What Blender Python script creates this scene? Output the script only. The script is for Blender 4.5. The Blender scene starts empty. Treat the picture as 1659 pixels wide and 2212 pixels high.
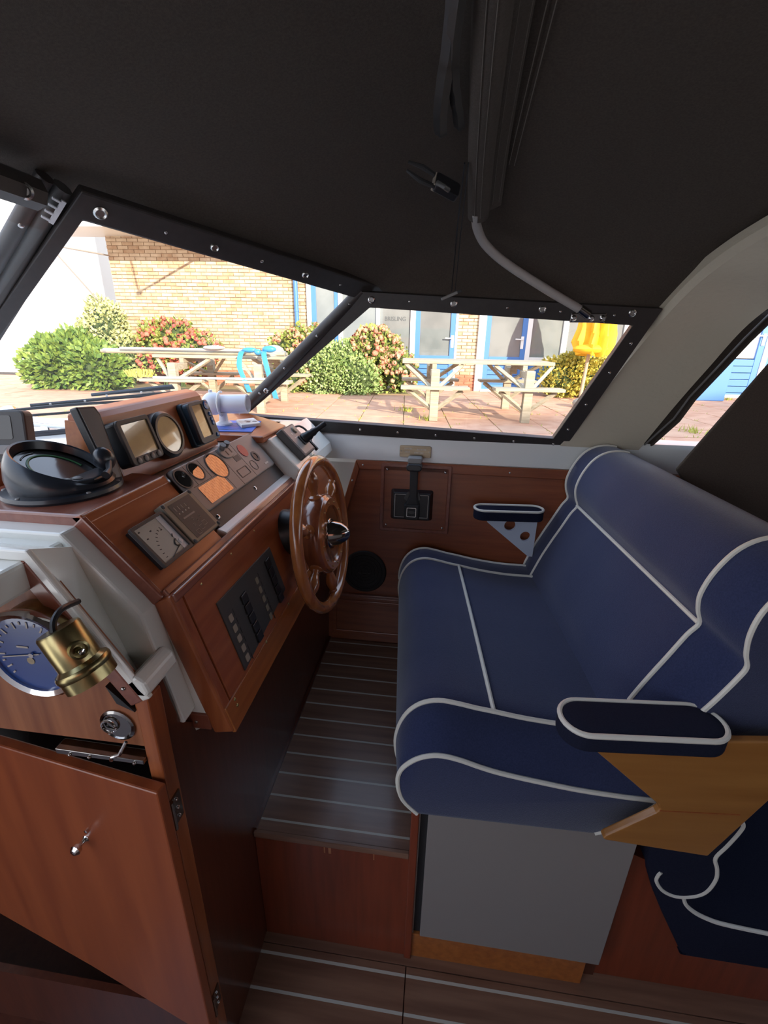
import bpy, math, random
from mathutils import Matrix, Vector
random.seed(7)
D = bpy.data
SC = bpy.context.scene
COL = SC.collection
PI = math.pi
# ---------------------------------------------------------------- camera
cam = D.cameras.new('camera'); cam.sensor_fit = 'HORIZONTAL'; cam.sensor_width = 36.0
cam.lens = 36.0 * 980.0 / 1659.0; cam.clip_start = 0.02; cam.clip_end = 300
camo = D.objects.new('camera', cam); COL.objects.link(camo)
def cam_axes():
    f = 980.0; a = (879 - 829.5, 734 - 1106.0); k = -0.0169
    t = -(f * f) / (a[0] * k + a[1])
    dY = Vector((a[0], a[1], f)).normalized()
    dn = Vector((k * t, t, f)).normalized()
    dX = dn.cross(dY)
    M = Matrix((dX, dY, -dn)).transposed()          # quay frame -> camera (x right, y down, z forward)
    return M
AB = math.radians(4.5)                                # the boat lies 4.5 degrees off the quay
Mq = cam_axes() @ Matrix.Rotation(-AB, 3, 'Z')
right, down, fwd = Mq.row[0], Mq.row[1], Mq.row[2]
R = Matrix((right, -Vector(down), -Vector(fwd))).transposed()
camo.matrix_world = Matrix.Translation((0, 0, 1.2)) @ R.to_4x4()
SC.camera = camo
# ---------------------------------------------------------------- sky, sun, exposure
RO = Matrix.Rotation(AB, 4, 'Z')                      # quay frame -> scene
world = D.worlds.new('sky'); SC.world = world; world.use_nodes = True
nt = world.node_tree; nt.nodes.clear()
wo = nt.nodes.new('ShaderNodeOutputWorld'); bg = nt.nodes.new('ShaderNodeBackground')
tc = nt.nodes.new('ShaderNodeTexCoord'); sx = nt.nodes.new('ShaderNodeSeparateXYZ'); cr = nt.nodes.new('ShaderNodeValToRGB')
cr.color_ramp.elements[0].position = 0.0; cr.color_ramp.elements[0].color = (0.95, 0.96, 1.0, 1)
cr.color_ramp.elements[1].position = 0.9; cr.color_ramp.elements[1].color = (0.50, 0.66, 0.95, 1)
nt.links.new(tc.outputs['Generated'], sx.inputs[0]); nt.links.new(sx.outputs['Z'], cr.inputs[0])
nt.links.new(cr.outputs[0], bg.inputs[0]); bg.inputs[1].default_value = 1.0
nt.links.new(bg.outputs[0], wo.inputs[0])
sun = D.lights.new('sun', 'SUN'); sun.energy = 3.7; sun.angle = math.radians(0.6); sun.color = (1.0, 0.90, 0.74)
suno = D.objects.new('sun', sun); COL.objects.link(suno)
sd = (RO.to_3x3() @ Vector((-0.62, 1.0, -0.40))).normalized()
suno.rotation_euler = sd.to_track_quat('-Z', 'Y').to_euler()
SC.view_settings.view_transform = 'Standard'; SC.view_settings.look = 'None'
SC.view_settings.gamma = 1.0; SC.view_settings.use_curve_mapping = False
SC.view_settings.exposure = 1.45
# ---------------------------------------------------------------- materials
def pbr(name, col, rough=0.5, metal=0.0, spec=0.5, coat=0.0, col2=None, scale=20.0, bump=0.0, bscale=None, stretch=(1, 1, 1), detail=4.0, coatr=0.08, ramp=(0.35, 0.65), sheen=0.0):
    m = D.materials.new(name); m.use_nodes = True
    n = m.node_tree.nodes; l = m.node_tree.links; b = n['Principled BSDF']
    b.inputs['Base Color'].default_value = (*col, 1); b.inputs['Roughness'].default_value = rough
    b.inputs['Metallic'].default_value = metal; b.inputs['Specular IOR Level'].default_value = spec
    b.inputs['Coat Weight'].default_value = coat; b.inputs['Coat Roughness'].default_value = coatr
    b.inputs['Sheen Weight'].default_value = sheen
    if col2 is not None or bump:
        t = n.new('ShaderNodeTexCoord'); mp = n.new('ShaderNodeMapping'); mp.inputs['Scale'].default_value = stretch
        l.new(t.outputs['Object'], mp.inputs[0])
    if col2 is not None:
        no = n.new('ShaderNodeTexNoise'); no.inputs['Scale'].default_value = scale; no.inputs['Detail'].default_value = detail
        l.new(mp.outputs[0], no.inputs['Vector'])
        r = n.new('ShaderNodeValToRGB'); r.color_ramp.elements[0].position = ramp[0]; r.color_ramp.elements[1].position = ramp[1]
        r.color_ramp.elements[0].color = (*col, 1); r.color_ramp.elements[1].color = (*col2, 1)
        l.new(no.outputs['Fac'], r.inputs[0]); l.new(r.outputs[0], b.inputs['Base Color'])
    if bump:
        nb = n.new('ShaderNodeTexNoise'); nb.inputs['Scale'].default_value = bscale or scale; nb.inputs['Detail'].default_value = detail
        l.new(mp.outputs[0], nb.inputs['Vector'])
        bp = n.new('ShaderNodeBump'); bp.inputs['Strength'].default_value = bump; bp.inputs['Distance'].default_value = 0.004
        l.new(nb.outputs['Fac'], bp.inputs['Height']); l.new(bp.outputs[0], b.inputs['Normal'])
    return m
def wood(name, c1, c2, axis, rough=0.35, coat=0.4, scale=9.0, bump=0.05):
    st = {'x': (0.12, 1.6, 1.6), 'y': (1.6, 0.12, 1.6), 'z': (1.6, 1.6, 0.12)}[axis]
    return pbr(name, c1, rough, 0, 0.5, coat, c2, scale * 4, bump, scale * 12, st, 6.0, 0.15, (0.3, 0.7))
def glass(name, tint=(1, 1, 1), gloss=0.06):
    m = D.materials.new(name); m.use_nodes = True; n = m.node_tree.nodes; l = m.node_tree.links
    n.remove(n['Principled BSDF']); o = n['Material Output']
    tr = n.new('ShaderNodeBsdfTransparent'); tr.inputs[0].default_value = (*tint, 1)
    g = n.new('ShaderNodeBsdfGlossy'); g.inputs['Roughness'].default_value = 0.01
    lw = n.new('ShaderNodeLayerWeight'); lw.inputs['Blend'].default_value = 0.5
    pw = n.new('ShaderNodeMath'); pw.operation = 'POWER'; pw.inputs[1].default_value = 5.0; l.new(lw.outputs['Facing'], pw.inputs[0])
    fr = n.new('ShaderNodeMath'); fr.operation = 'MULTIPLY_ADD'; fr.inputs[1].default_value = 0.5; fr.inputs[2].default_value = 0.02; l.new(pw.outputs[0], fr.inputs[0])
    mx = n.new('ShaderNodeMixShader'); l.new(fr.outputs[0], mx.inputs[0]); l.new(tr.outputs[0], mx.inputs[1]); l.new(g.outputs[0], mx.inputs[2])
    l.new(mx.outputs[0], o.inputs[0]); return m
MA = {}
MA['mah_y'] = wood('mahogany_along_y', (0.40, 0.115, 0.036), (0.27, 0.064, 0.019), 'y')
MA['mah_x'] = wood('mahogany_along_x', (0.30, 0.080, 0.026), (0.20, 0.045, 0.014), 'x')
MA['mah_z'] = wood('mahogany_along_z', (0.38, 0.110, 0.035), (0.25, 0.060, 0.018), 'z')
MA['mah_top'] = wood('mahogany_worn_top', (0.26, 0.085, 0.05), (0.19, 0.052, 0.030), 'y', 0.3, 0.6)
MA['mah_worn'] = wood('mahogany_faded', (0.50, 0.23, 0.11), (0.36, 0.13, 0.055), 'y', 0.45, 0.2)
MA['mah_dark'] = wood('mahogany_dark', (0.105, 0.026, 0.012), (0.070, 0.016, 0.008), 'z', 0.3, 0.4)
MA['mah_red'] = wood('mahogany_red', (0.23, 0.042, 0.016), (0.16, 0.028, 0.010), 'z', 0.35, 0.3)
MA['mah_door'] = wood('mahogany_door', (0.32, 0.075, 0.022), (0.22, 0.045, 0.014), 'z', 0.35, 0.3, 4.0)
MA['pine'] = wood('bulkhead_wood', (0.36, 0.125, 0.045), (0.21, 0.058, 0.020), 'z', 0.45, 0.1, 7.0)
MA['oak'] = wood('oak_rail', (0.42, 0.135, 0.030), (0.28, 0.075, 0.016), 'y', 0.35, 0.3)
MA['armwood'] = wood('honey_plywood', (0.40, 0.175, 0.045), (0.30, 0.115, 0.026), 'x', 0.35, 0.25, 4.0)
MA['rim'] = wood('wheel_wood', (0.42, 0.150, 0.042), (0.27, 0.080, 0.024), 'z', 0.2, 1.0)
MA['hub'] = wood('wheel_hub_wood', (0.26, 0.075, 0.030), (0.16, 0.042, 0.017), 'z', 0.2, 1.0)
MA['teak'] = wood('teak_plank', (0.25, 0.130, 0.082), (0.16, 0.075, 0.047), 'x', 0.35, 0.25, 7.0)
MA['inlay'] = pbr('inlay_strip', (0.50, 0.47, 0.41), 0.4, coat=0.2)
MA['gel'] = pbr('white_gelcoat', (0.82, 0.82, 0.76), 0.18, coat=0.5)
MA['gelgrey'] = pbr('grey_white_gelcoat', (0.78, 0.80, 0.79), 0.3, coat=0.2)
MA['navy'] = pbr('navy_canvas', (0.021, 0.029, 0.082), 0.9, spec=0.15, col2=(0.029, 0.038, 0.100), scale=300, bump=0.25, bscale=500, sheen=0.3)
MA['navyd'] = pbr('black_navy_canvas', (0.012, 0.014, 0.030), 0.95, spec=0.1, col2=(0.016, 0.018, 0.036), scale=300, bump=0.2, bscale=500)
MA['piping'] = pbr('cream_piping', (0.72, 0.69, 0.62), 0.5)
MA['canvas'] = pbr('black_canvas', (0.066, 0.054, 0.046), 0.95, spec=0.1, col2=(0.080, 0.066, 0.056), scale=250, bump=0.25, bscale=600)
MA['canvas2'] = pbr('black_canvas_trim', (0.085, 0.072, 0.063), 0.9, spec=0.1, col2=(0.10, 0.085, 0.074), scale=250, bump=0.2, bscale=600)
MA['thread'] = pbr('thread', (0.16, 0.14, 0.12), 0.8)
MA['frame'] = pbr('black_frame', (0.034, 0.029, 0.028), 0.45, col2=(0.042, 0.036, 0.034), scale=60)
MA['black'] = pbr('black_plastic', (0.014, 0.015, 0.018), 0.38)
MA['blackm'] = pbr('black_matt_plastic', (0.020, 0.020, 0.022), 0.6, bump=0.1, bscale=900, scale=900)
MA['hood'] = pbr('hood_plastic', (0.018, 0.022, 0.030), 0.3, coat=0.1)
MA['grey'] = pbr('grey_plastic', (0.235, 0.23, 0.225), 0.38)
MA['dgrey'] = pbr('dark_grey_plastic', (0.065, 0.063, 0.062), 0.5)
MA['olive'] = pbr('olive_grey_plastic', (0.24, 0.22, 0.17), 0.4)
MA['panelg'] = pbr('switch_plate', (0.055, 0.053, 0.052), 0.5)
MA['label'] = pbr('label_window', (0.36, 0.31, 0.25), 0.35)
MA['mark'] = pbr('print_light', (0.55, 0.52, 0.47), 0.5)
MA['markd'] = pbr('print_dark', (0.03, 0.03, 0.03), 0.5)
MA['chrome'] = pbr('chrome', (0.75, 0.74, 0.72), 0.08, 1.0)
MA['steel'] = pbr('steel', (0.55, 0.54, 0.52), 0.25, 1.0)
MA['darkchrome'] = pbr('dark_chrome', (0.30, 0.29, 0.28), 0.12, 1.0)
MA['brass'] = pbr('aged_brass', (0.42, 0.35, 0.17), 0.28, 1.0, col2=(0.28, 0.23, 0.11), scale=30, stretch=(2, 2, .3))
MA['platebrass'] = pbr('plate_brass', (0.30, 0.25, 0.18), 0.35, 1.0, col2=(0.22, 0.18, 0.13), scale=60, stretch=(.2, 2, 2))
MA['lens'] = pbr('dial_glass', (0.07, 0.075, 0.085), 0.02, 0.0, 1.0, 1.0, coatr=0.0)
MA['mirror'] = pbr('cluster_lens', (0.24, 0.24, 0.24), 0.015, 1.0)
MA['lcd'] = pbr('lcd_screen', (0.40, 0.27, 0.13), 0.06, 0.0, 0.9, 1.0, col2=(0.50, 0.38, 0.17), scale=12, coatr=0.01)
MA['voltface'] = pbr('meter_face', (0.68, 0.65, 0.58), 0.12, 0, 0.5, 0.8, coatr=0.02)
MA['darkscreen'] = pbr('dark_dial', (0.030, 0.028, 0.026), 0.15, coat=0.4)
MA['green'] = pbr('green_arc', (0.035, 0.16, 0.05), 0.4)
MA['blue'] = pbr('blue_button', (0.02, 0.10, 0.30), 0.25, coat=0.5)
MA['bluecase'] = pbr('blue_case', (0.012, 0.045, 0.075), 0.4)
MA['red'] = pbr('red_button', (0.40, 0.04, 0.06), 0.35)
MA['bluedial'] = pbr('blue_dial', (0.035, 0.085, 0.30), 0.2, coat=0.7, coatr=0.03)
MA['bluepaper'] = pbr('blue_paper', (0.07, 0.15, 0.55), 0.6)
MA['paper'] = pbr('white_paper', (0.70, 0.70, 0.66), 0.6)
MA['beige'] = pbr('beige_leatherette', (0.56, 0.505, 0.40), 0.55, bump=0.5, bscale=60, scale=60, stretch=(1, 1, 2))
MA['lockergrey'] = pbr('grey_locker_laminate', (0.25, 0.222, 0.212), 0.4)
MA['armwhite'] = pbr('white_alloy', (0.62, 0.68, 0.80), 0.35)
MA['tube'] = pbr('grey_tube', (0.42, 0.39, 0.37), 0.4)
MA['whiteplastic'] = pbr('white_plastic', (0.72, 0.74, 0.78), 0.3)
MA['glass'] = glass('window_glass')
MA['rubber'] = pbr('rubber', (0.015, 0.015, 0.017), 0.5)
# outdoors
MA['brick'] = pbr('yellow_brick', (0.50, 0.37, 0.24), 0.85, col2=(0.60, 0.48, 0.33), scale=7, bump=0.3, bscale=60)
MA['brick2'] = pbr('yellow_brick_dark', (0.40, 0.26, 0.155), 0.85, col2=(0.52, 0.38, 0.24), scale=7, bump=0.3, bscale=60)
MA['brickred'] = pbr('red_brick', (0.40, 0.12, 0.07), 0.85, col2=(0.50, 0.19, 0.11), scale=9, bump=0.3, bscale=60)
MA['mortar'] = pbr('mortar', (0.36, 0.24, 0.145), 0.9)
MA['slab'] = pbr('red_paving', (0.50, 0.27, 0.17), 0.85, col2=(0.60, 0.36, 0.24), scale=5, bump=0.3, bscale=50)
MA['slab2'] = pbr('red_paving_pale', (0.56, 0.35, 0.23), 0.85, col2=(0.50, 0.29, 0.19), scale=4, bump=0.3, bscale=50)
MA['moss'] = pbr('moss_joint', (0.22, 0.20, 0.07), 0.95, col2=(0.26, 0.17, 0.10), scale=6)
MA['whitewall'] = pbr('white_wall', (0.85, 0.85, 0.84), 0.8)
MA['whiteframe'] = pbr('white_paint', (0.80, 0.80, 0.78), 0.4)
MA['bluepaint'] = pbr('blue_paint', (0.07, 0.20, 0.50), 0.4)
MA['pane'] = pbr('door_glass', (0.15, 0.17, 0.17), 0.04, 0, 0.8, 0.5, col2=(0.22, 0.24, 0.235), scale=1.5, coatr=0.0)
MA['greywood'] = pbr('weathered_wood', (0.40, 0.35, 0.26), 0.85, col2=(0.29, 0.25, 0.175), scale=20, stretch=(.2, 2, 2), bump=0.2)
MA['rooftile'] = pbr('orange_roof_tile', (0.62, 0.22, 0.07), 0.7, col2=(0.52, 0.17, 0.05), scale=4)
MA['beam'] = pbr('quay_timber', (0.36, 0.22, 0.10), 0.8, col2=(0.24, 0.14, 0.06), scale=12, stretch=(.1, 2, 2), bump=0.2)
MA['pole'] = pbr('parasol_pole', (0.45, 0.34, 0.22), 0.6)
MA['yellow'] = pbr('yellow_cloth', (0.85, 0.45, 0.015), 0.7, col2=(0.90, 0.55, 0.03), scale=6)
MA['ribbon'] = pbr('blue_ribbon', (0.035, 0.23, 0.46), 0.35, coat=0.2)
MA['broom'] = pbr('yellow_bristle', (0.75, 0.60, 0.10), 0.8)
MA['stone'] = pbr('stone', (0.42, 0.37, 0.30), 0.9, col2=(0.30, 0.27, 0.22), scale=10, bump=0.4)
MA['conifer'] = pbr('conifer_leaf', (0.075, 0.15, 0.028), 0.6, col2=(0.23, 0.31, 0.05), scale=9)
MA['varieg'] = pbr('variegated_leaf', (0.24, 0.30, 0.07), 0.6, col2=(0.68, 0.64, 0.34), scale=26)
MA['whiteleaf'] = pbr('white_green_leaf', (0.15, 0.27, 0.05), 0.6, col2=(0.50, 0.58, 0.25), scale=22)
MA['leaf'] = pbr('green_leaf', (0.16, 0.24, 0.05), 0.6, col2=(0.32, 0.34, 0.08), scale=14)
MA['yleaf'] = pbr('yellow_leaf', (0.32, 0.30, 0.05), 0.6, col2=(0.75, 0.62, 0.12), scale=24)
MA['flower'] = pbr('red_flower', (0.50, 0.08, 0.06), 0.7, col2=(0.62, 0.20, 0.12), scale=12)
MA['flower2'] = pbr('pink_flower', (0.60, 0.18, 0.12), 0.7, col2=(0.66, 0.40, 0.22), scale=9)
MA['water'] = pbr('canal_water', (0.03, 0.04, 0.035), 0.08)
MA['grass'] = pbr('weed_leaf', (0.30, 0.36, 0.05), 0.7, col2=(0.45, 0.44, 0.08), scale=14)
# ---------------------------------------------------------------- mesh helpers
I4 = Matrix.Identity(4)
def frame(o, ax, up):
    ax = Vector(ax).normalized(); up = Vector(up).normalized(); n = ax.cross(up).normalized(); up = n.cross(ax)
    m = Matrix((ax, up, n)).transposed().to_4x4(); m.translation = Vector(o); return m
def rrect(x0, x1, y0, y1, r, n=4):
    p = []
    for cx, cy, a in ((x1 - r, y1 - r, 0), (x0 + r, y1 - r, 90), (x0 + r, y0 + r, 180), (x1 - r, y0 + r, 270)):
        for i in range(n + 1):
            t = math.radians(a + 90.0 * i / n); p.append((cx + r * math.cos(t), cy + r * math.sin(t)))
    return p
def circ(cx, cy, r, n=24, ry=None):
    return [(cx + r * math.cos(2 * PI * i / n), cy + (ry or r) * math.sin(2 * PI * i / n)) for i in range(n)]
def catmull(pts, k=6, closed=False):
    P = [Vector(p) for p in pts]; n = len(P); out = []
    rng = range(n) if closed else range(n - 1)
    for i in rng:
        if closed: a, b, c, d = P[i - 1], P[i], P[(i + 1) % n], P[(i + 2) % n]
        else: a, b, c, d = P[max(i - 1, 0)], P[i], P[i + 1], P[min(i + 2, n - 1)]
        for j in range(k):
            t = j / k
            out.append(0.5 * ((2 * b) + (c - a) * t + (2 * a - 5 * b + 4 * c - d) * t * t + (3 * b - a - 3 * c + d) * t ** 3))
    if not closed: out.append(P[-1])
    return out
class MB:
    def __init__(s, M=None): s.v = []; s.f = []; s.M = M or I4
    def add(s, vs, fs):
        o = len(s.v); s.v += [s.M @ Vector(v) for v in vs]; s.f += [tuple(i + o for i in f) for f in fs]; return s
    def box(s, x0, x1, y0, y1, z0, z1):
        return s.add([(x, y, z) for z in (z0, z1) for y in (y0, y1) for x in (x0, x1)],
                     [(0, 2, 3, 1), (4, 5, 7, 6), (0, 1, 5, 4), (2, 6, 7, 3), (0, 4, 6, 2), (1, 3, 7, 5)])
    def prism(s, poly, a0, a1, axis='z', taper=None):
        n = len(poly); vs = []
        A = sum((poly[i][0] * poly[(i + 1) % n][1] - poly[(i + 1) % n][0] * poly[i][1]) for i in range(n))
        if A < 0: poly = poly[::-1]
        cx = sum(p[0] for p in poly) / n; cy = sum(p[1] for p in poly) / n
        for a, k in ((a0, 1.0), (a1, taper or 1.0)):
            for p in poly:
                u, v = cx + (p[0] - cx) * k, cy + (p[1] - cy) * k
                vs.append({'z': (u, v, a), 'y': (u, a, v), 'x': (a, u, v)}[axis])
        lo = tuple(range(n)); hi = tuple(range(n, 2 * n))
        fs = [lo[::-1], hi] + [(i, (i + 1) % n, n + (i + 1) % n, n + i) for i in range(n)]
        flip = (axis == 'y')
        if (a1 < a0) != flip: fs = [f[::-1] for f in fs]
        return s.add(vs, fs)
    def ring(s, outer, inner, a0, a1, axis='z'):
        n = len(outer); vs = []
        for pl, a in ((outer, a0), (inner, a0), (outer, a1), (inner, a1)):
            for p in pl: vs.append({'z': (p[0], p[1], a), 'y': (p[0], a, p[1]), 'x': (a, p[0], p[1])}[axis])
        fs = []
        for i in range(n):
            j = (i + 1) % n
            fs += [(i, j, n + j, n + i), (2 * n + i, 3 * n + i, 3 * n + j, 2 * n + j), (i, 2 * n + i, 2 * n + j, j), (n + i, n + j, 3 * n + j, 3 * n + i)]
        return s.add(vs, fs)
    def tube(s, pts, r, n=8, closed=False, flat=1.0):
        P = [Vector(p) for p in pts]; m = len(P); vs = []; fs = []; nrm = None
        for i in range(m):
            t = (P[(i + 1) % m] - P[i - 1]) if closed else (P[min(i + 1, m - 1)] - P[max(i - 1, 0)])
            t = t.normalized() if t.length > 1e-9 else Vector((0, 0, 1))
            if nrm is None:
                nrm = t.orthogonal().normalized() if abs(t.z) > .9 else t.cross(Vector((0, 0, 1))).normalized()
            else:
                nrm = nrm - t * nrm.dot(t); nrm = nrm.normalized() if nrm.length > 1e-6 else t.orthogonal().normalized()
            b = t.cross(nrm); rr = r[i] if isinstance(r, (list, tuple)) else r
            for j in range(n):
                a = 2 * PI * j / n; vs.append(P[i] + nrm * (rr * math.cos(a)) + b * (rr * flat * math.sin(a)))
        for i in range(m if closed else m - 1):
            k = (i + 1) % m
            for j in range(n):
                q = (j + 1) % n; fs.append((i * n + j, i * n + q, k * n + q, k * n + j))
        if not closed: fs += [tuple(range(n))[::-1], tuple(range((m - 1) * n, m * n))]
        return s.add(vs, fs)
    def lathe(s, prof, n=24, o=(0, 0, 0), ax=(0, 0, 1)):
        ax = Vector(ax).normalized(); u = ax.orthogonal().normalized(); w = ax.cross(u); o = Vector(o); vs = []; fs = []; m = len(prof)
        for r, h in prof:
            for j in range(n):
                a = 2 * PI * j / n; vs.append(o + ax * h + (u * math.cos(a) + w * math.sin(a)) * max(r, 1e-5))
        for i in range(m - 1):
            for j in range(n):
                q = (j + 1) % n; fs.append((i * n + j, i * n + q, (i + 1) * n + q, (i + 1) * n + j))
        fs += [tuple(range(n))[::-1], tuple(range((m - 1) * n, m * n))]
        return s.add(vs, fs)
    def ell(s, c, rx, ry, rz, n=16, m=10):
        vs = []; fs = []
        for i in range(m + 1):
            t = PI * i / m
            for j in range(n):
                a = 2 * PI * j / n; vs.append((c[0] + rx * max(math.sin(t), 1e-4) * math.cos(a), c[1] + ry * max(math.sin(t), 1e-4) * math.sin(a), c[2] - rz * math.cos(t)))
        for i in range(m):
            for j in range(n):
                q = (j + 1) % n; fs.append((i * n + j, i * n + q, (i + 1) * n + q, (i + 1) * n + j))
        return s.add(vs, fs)
    def loft(s, rows, closed=False, caps=False):
        n = len(rows[0]); vs = [p for r in rows for p in r]; fs = []
        for i in range(len(rows) - 1):
            for j in range(n if closed else n - 1):
                q = (j + 1) % n; fs.append((i * n + j, i * n + q, (i + 1) * n + q, (i + 1) * n + j))
        if caps: fs += [tuple(range(n))[::-1], tuple(range((len(rows) - 1) * n, len(rows) * n))]
        return s.add(vs, fs)
    def build(s, name, mat, parent=None, smooth=False, bev=0.0, local=False, seg=2, fix=True):
        me = D.meshes.new(name); me.from_pydata([tuple(v) for v in s.v], [], s.f); me.update()
        if fix:
            import bmesh
            bm = bmesh.new(); bm.from_mesh(me); bmesh.ops.recalc_face_normals(bm, faces=bm.faces); bm.to_mesh(me); bm.free()
        me.materials.append(MA[mat] if isinstance(mat, str) else mat)
        if smooth:
            me.polygons.foreach_set('use_smooth', [True] * len(me.polygons))
            try: me.set_sharp_from_angle(angle=math.radians(42))
            except Exception: pass
        o = D.objects.new(name, me); COL.objects.link(o)
        if bev:
            b = o.modifiers.new('bevel', 'BEVEL'); b.width = bev; b.segments = seg; b.limit_method = 'ANGLE'; b.angle_limit = math.radians(35)
        if parent is not None: attach(o, parent, local)
        return o
WM = {}
def wm(o): return WM.get(o.name, I4)
def attach(o, parent, local=False):
    o.parent = parent
    WM[o.name] = wm(parent) if local else I4
    if not local: o.matrix_parent_inverse = wm(parent).inverted()
def thing(name, label, cat, loc=(0, 0, 0), rot=0.0, group=None, quay=False):
    e = D.objects.new(name, None); COL.objects.link(e); e.empty_display_size = 0.05
    M = Matrix.Translation(loc) @ Matrix.Rotation(rot, 4, 'Z')
    if quay: M = RO @ M
    e.matrix_world = M; WM[e.name] = M
    e['label'] = label; e['category'] = cat
    if group: e['group'] = group
    return e
def tag(o, label, cat, group=None, kind=None):
    o['label'] = label; o['category'] = cat
    if group: o['group'] = group
    if kind: o['kind'] = kind
    return o
def struct(name, label=None, loc=(0, 0, 0), quay=False):
    e = D.objects.new(name, None); COL.objects.link(e); e.empty_display_size = 0.05
    M = Matrix.Translation(loc)
    if quay: M = RO @ M
    e.matrix_world = M; WM[e.name] = M; e['kind'] = 'structure'
    if label: e['label'] = label
    return e
def screw(parent, p, n, r=0.0045, mat='steel', name='screw', h=0.003):
    return MB().lathe([(r, 0), (r, h * .4), (r * .7, h * .85), (0, h)], 10, p, n).build(name, mat, parent, True)
def V3(M, a, b, c=0): return M @ Vector((a, b, c))
# ================================================================ BOAT SHELL
YW = lambda z: 1.6 + 0.1 * z                                            # starboard side flares outwards
SW = frame((0, 1.6, 0), (1, 0, 0), (0, 0.1, 1))                         # starboard wall frame: x, up, inboard
F1 = frame((-.422, 0, .798), (0, 1, 0), (-.27, 0, .963))                # dash lower face: y, up, outward
FU = frame((-.438, 0, .803), (0, 1, 0), (-.646, 0, .763))               # dash upper slope
FB = frame((-.62, 0, .93), (0, 1, 0), (-.284, 0, .959))                 # instrument box face
FW = frame((0, 1.69, .89), (1, 0, 0), (0, -.243, .970))                 # side window
PB = Vector((-.803, 1.669, .905))
FP = frame(PB, (.712, .702, 0), Vector((-.279, 1.6, 1.325)) - PB)       # windscreen
def inP(M, p): q = M.inverted() @ Vector(p); return (q.x, q.y)
# --- floors
fl = struct('floor', 'raised helm floor of brown planks with pale inlay strips')
for i in range(13):
    y0 = .797 + .0698 * (i - 1)
    a, b = max(y0 + .003, .768), min(y0 + .0698 - .003, 1.6)
    if b > a: MB().box(-.418, -.011, a, b, -.022, random.uniform(-.0006, .0)).build('plank', 'teak', fl)
    if i and y0 < 1.6: MB().box(-.418, -.011, y0 - .003, y0 + .003, -.02, -.0004).build('inlay_strip', 'inlay', fl)
MB().box(-.42, .0, .787, 1.62, -.05, -.022).build('subfloor', 'mah_dark', fl)
MB().box(-.42, -.412, .765, 1.6, -.02, .008).build('edge_strip', 'mah_dark', fl)
lf = struct('floor_lower', 'lower cockpit floor of brown planks with pale inlay strips')
ys = [.745, .72, .643, .566, .489, .412, .335, .258, .181]
MB().box(-.42, 2.2, .722 + .02, .80, -.46, -.439).build('border_plank', 'teak', lf)
for i in range(1, len(ys)):
    y1 = ys[i] - .0035 if i > 0 else ys[i]
    y1 = (ys[i - 1] - .0035) if i > 1 else .740
    y0 = ys[i] + .0035
    for x0, x1 in ((-.42, -.007), (-.004, 2.2)):
        MB().box(x0, x1, y0, y1, -.46, -.4405 + random.uniform(-.0004, .0004)).build('plank', 'teak', lf)
        MB().box(x0, x1, ys[i] - .0035, ys[i] + .0035, -.46, -.4402).build('inlay_strip', 'inlay', lf)
MB().box(-2.6, 2.3, -1.1, .80, -.50, -.46).build('subfloor', 'mah_dark', lf)
MB().box(-2.6, -2.56, -1.1, .80, -.50, .95).build('forward_bulkhead', 'mah_dark', lf)
rs = struct('wall_step', 'dark red wooden riser below the helm floor')
MB().box(-.42, -.012, .765, .785, -.44, -.012).build('riser_panel', 'mah_red', rs, bev=.002)
MB().box(-.418, -.014, .757, .768, -.018, .001).build('nosing_strip', 'teak', rs, bev=.002)
for x, w in ((-.222, .007), (-.234, .003), (-.105, .003)):
    MB().box(x, x + w, .7640, .7655, -.050, -.028).build('scratch_mark', 'mah_worn', rs)
# --- starboard side
ws = struct('wall_starboard', 'mahogany lined starboard side below the grey white coaming')
MB(SW).prism([(-.62, -.03), (-.50, .25), (-.38, .541), (-.31, .768), (1.6, .765), (1.6, -.03)], -.03, 0).build('side_panel', 'mah_x', ws)
MB(SW).prism([(-.62, -.0), (-.56, .2), (1.6, .2), (1.6, 0)], 0, .012).build('lower_panel', 'mah_x', ws, bev=.003)
MB(SW).prism([(-.56, .2), (-.555, .212), (1.6, .212), (1.6, .2)], 0, .016).build('ledge_strip', 'mah_top', ws, bev=.002)
MB(SW).ring([(-.40, .03), (.6, .03), (.6, .185), (-.40, .185)], [(-.385, .045), (.585, .045), (.585, .17), (-.385, .17)], .012, .016).build('panel_moulding', 'mah_x', ws, bev=.002)
MB(SW).prism([(-.312, .770), (-.298, .735), (1.6, .73), (1.6, .767)], 0, .010).build('top_rail', 'mah_x', ws, bev=.003)
MB(SW).prism([(-.50, .25), (-.472, .25), (-.352, .541), (-.298, .735), (-.312, .770), (-.38, .541)], 0, .010).build('end_rail', 'mah_z', ws, bev=.003)
for x, z in ((-.285, .752), (-.012, .751), (.265, .749), (.5, .747), (-.325, .69), (-.365, .555)):
    screw(ws, V3(SW, x, z, .010), SW.to_3x3().col[2], .004)
SWc = frame((0, YW(.768), .768), (1, 0, 0), (0, .1, 1))
MB().loft([[Vector((x, y, z)) for x in (-.82, -.6, 0, .6, 2.3)] for y, z in ((1.695, .50), (1.695, .75), (1.677, .768), (1.683, .850), (1.692, .868), (1.76, .872), (1.80, .80), (1.78, -.6))]).build('coaming', 'gelgrey', ws, True)
# --- helm cabinet inboard side (dark panel under the dash)
wc = struct('wall_cabinet_side', 'dark mahogany cabinet side beside the step')
MB().prism([(.530, -.46), (.530, .690), (.538, .690), (.550, .625), (.563, .572), (.60, .53), (1.62, .53), (1.62, -.03), (1.62, -.46)], -.44, -.42, 'x').build('side_panel', 'mah_dark', wc)
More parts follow.
